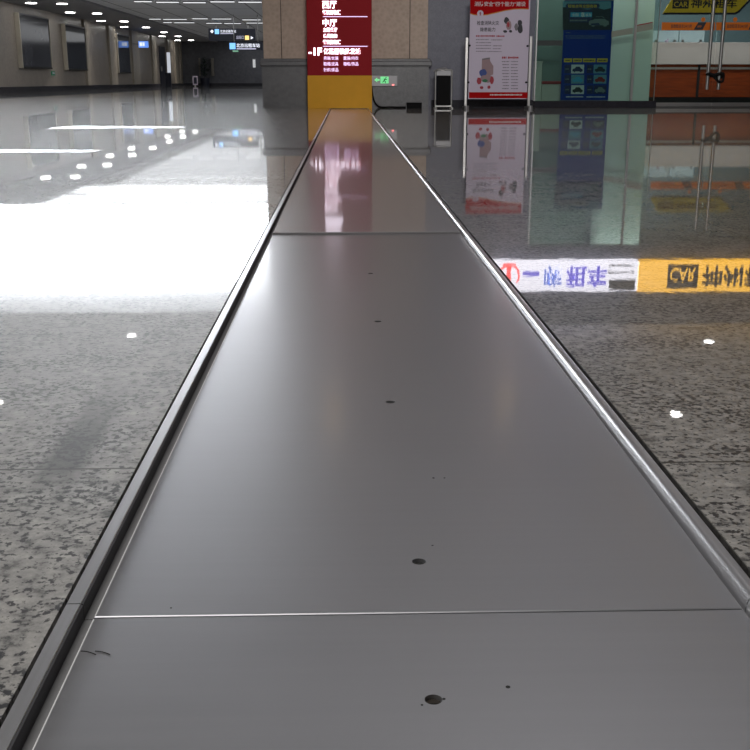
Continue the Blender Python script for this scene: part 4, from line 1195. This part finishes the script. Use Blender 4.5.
# hanging direction signs
M['sign_cyan'] = emitter('cyan_lit_symbol', (0.10, 0.45, 1.0, 1), 1.3)
M['sign_text'] = emitter('lit_sign_text', (0.85, 0.88, 1.0, 1), 1.15)
M['sign_text_dim'] = emitter('lit_sign_text_dim', (0.62, 0.62, 0.9, 1), 0.55)
M['sign_amber'] = emitter('amber_lit_symbol', (1.0, 0.62, 0.12, 1), 1.3)
M['sign_green'] = emitter('green_lit_dim', (0.02, 0.6, 0.25, 1), 0.35)
def hang_rods(root, pxs, py, Y):
    for px in pxs:
        c = on_y(px, py, Y)
        MB().cyl((c.x, Y + 0.06, c.z), (c.x, Y + 0.06, Z_T), 0.02, 8).build('hanging_rod', M['steel'], root)
Y1 = 54.0
t = thing('hanging_sign', 'wider dark hanging sign with amber square symbol, the upper of two in the corridor', 'hanging sign', on_y(232, 41, Y1))
panel(208.5, 255.5, 28.6, 40.6, Y1, 0.15, 'sign_case', M['board_dark'], t)
hang_rods(t, (216, 248), 28.6, Y1)
poly_px([(210.2, 31.4), (212.2, 29.6), (213.4, 31.0), (213.4, 31.8), (212.2, 33.2)], Y1, 0.02, 'arrow', M['sign_text'], t)
panel(214.8, 219.0, 29.2, 34.0, Y1 - 0.02, 0.021, 'blue_symbol', M['sign_cyan'], t)['label'] = 'blue lit square'
lettering('北京出租车站', 220.2, 236.0, 29.8, 32.6, Y1, M['sign_text'], t, 0.02, 0.0)
panel(220.4, 233.4, 33.2, 33.9, Y1 - 0.02, 0.021, 'small_text_line', M['sign_text_dim'], t)
lettering('出站口', 236.4, 243.8, 35.6, 39.0, Y1, M['sign_text_dim'], t, 0.02, 0.0)
panel(245.0, 249.0, 35.6, 39.8, Y1 - 0.02, 0.021, 'amber_symbol', M['sign_amber'], t)['label'] = 'amber lit square'
poly_px([(250.8, 36.2), (253.4, 37.8), (250.8, 39.4)], Y1, 0.02, 'arrow', M['sign_text'], t)
Y2 = 47.0
t = thing('hanging_sign', 'lower brighter hanging sign with larger white characters beside blue symbol', 'hanging sign', on_y(244, 50, Y2))
panel(228.5, 262.5, 41.6, 50.4, Y2, 0.15, 'sign_case', M['board_dark'], t)
hang_rods(t, (234, 258), 41.6, Y2)
panel(229.6, 235.4, 43.0, 49.2, Y2 - 0.02, 0.021, 'blue_symbol', M['sign_cyan'], t)['label'] = 'blue lit square'
lettering('北京出租车站', 236.4, 259.8, 43.4, 47.4, Y2, M['sign_text'], t, 0.02, 0.008)
panel(236.6, 256.0, 48.2, 49.4, Y2 - 0.02, 0.021, 'small_text_line', M['sign_text_dim'], t)
panel(232.6, 238.2, 50.4, 51.8, Y2, 0.1, 'green_exit_strip', M['sign_green'], t)['label'] = 'dim green strip below'

# two bright lines on the left floor: added steel ramps tilted to mirror light
M['ramp'] = brushed('added_glint_ramp_steel', (0.62, 0.62, 0.64), 0.14, 0.9, (2, 40, 2), 0.03, 0.0)
for (pa, pb), deg, dep, lab in ((((48, 128.6), (180, 128.4)), 2.9, 0.22, 'thin added steel ramp tilted to glint across the left granite floor, farther of two'),
                                (((-60, 153.0), (90, 152.6)), 2.3, 0.16, 'thin added steel ramp tilted to glint across the left granite floor, nearer of two')):
    a, b = on_z(*pa), on_z(*pb)
    h = dep * math.tan(math.radians(deg))
    o = MB()
    sl = 0.18
    bot = [(a.x, a.y, 0.0005), (b.x, b.y, 0.0005), (b.x - 0.02 + sl * 0.3, b.y + dep, 0.0005), (a.x + sl, a.y + dep, 0.0005)]
    topz = [0.0015, 0.0015, 0.0015 + h * 0.25, 0.0015 + h]
    vb = [o.bm.verts.new(p) for p in bot]
    vt = [o.bm.verts.new((p[0], p[1], z)) for p, z in zip(bot, topz)]
    o.bm.faces.new(vb[::-1]); o.bm.faces.new(vt)
    for i in range(4):
        o.bm.faces.new((vb[i], vb[(i + 1) % 4], vt[(i + 1) % 4], vt[i]))
    tag(o.build('glint_ramp', M['ramp']), lab, 'floor strip')
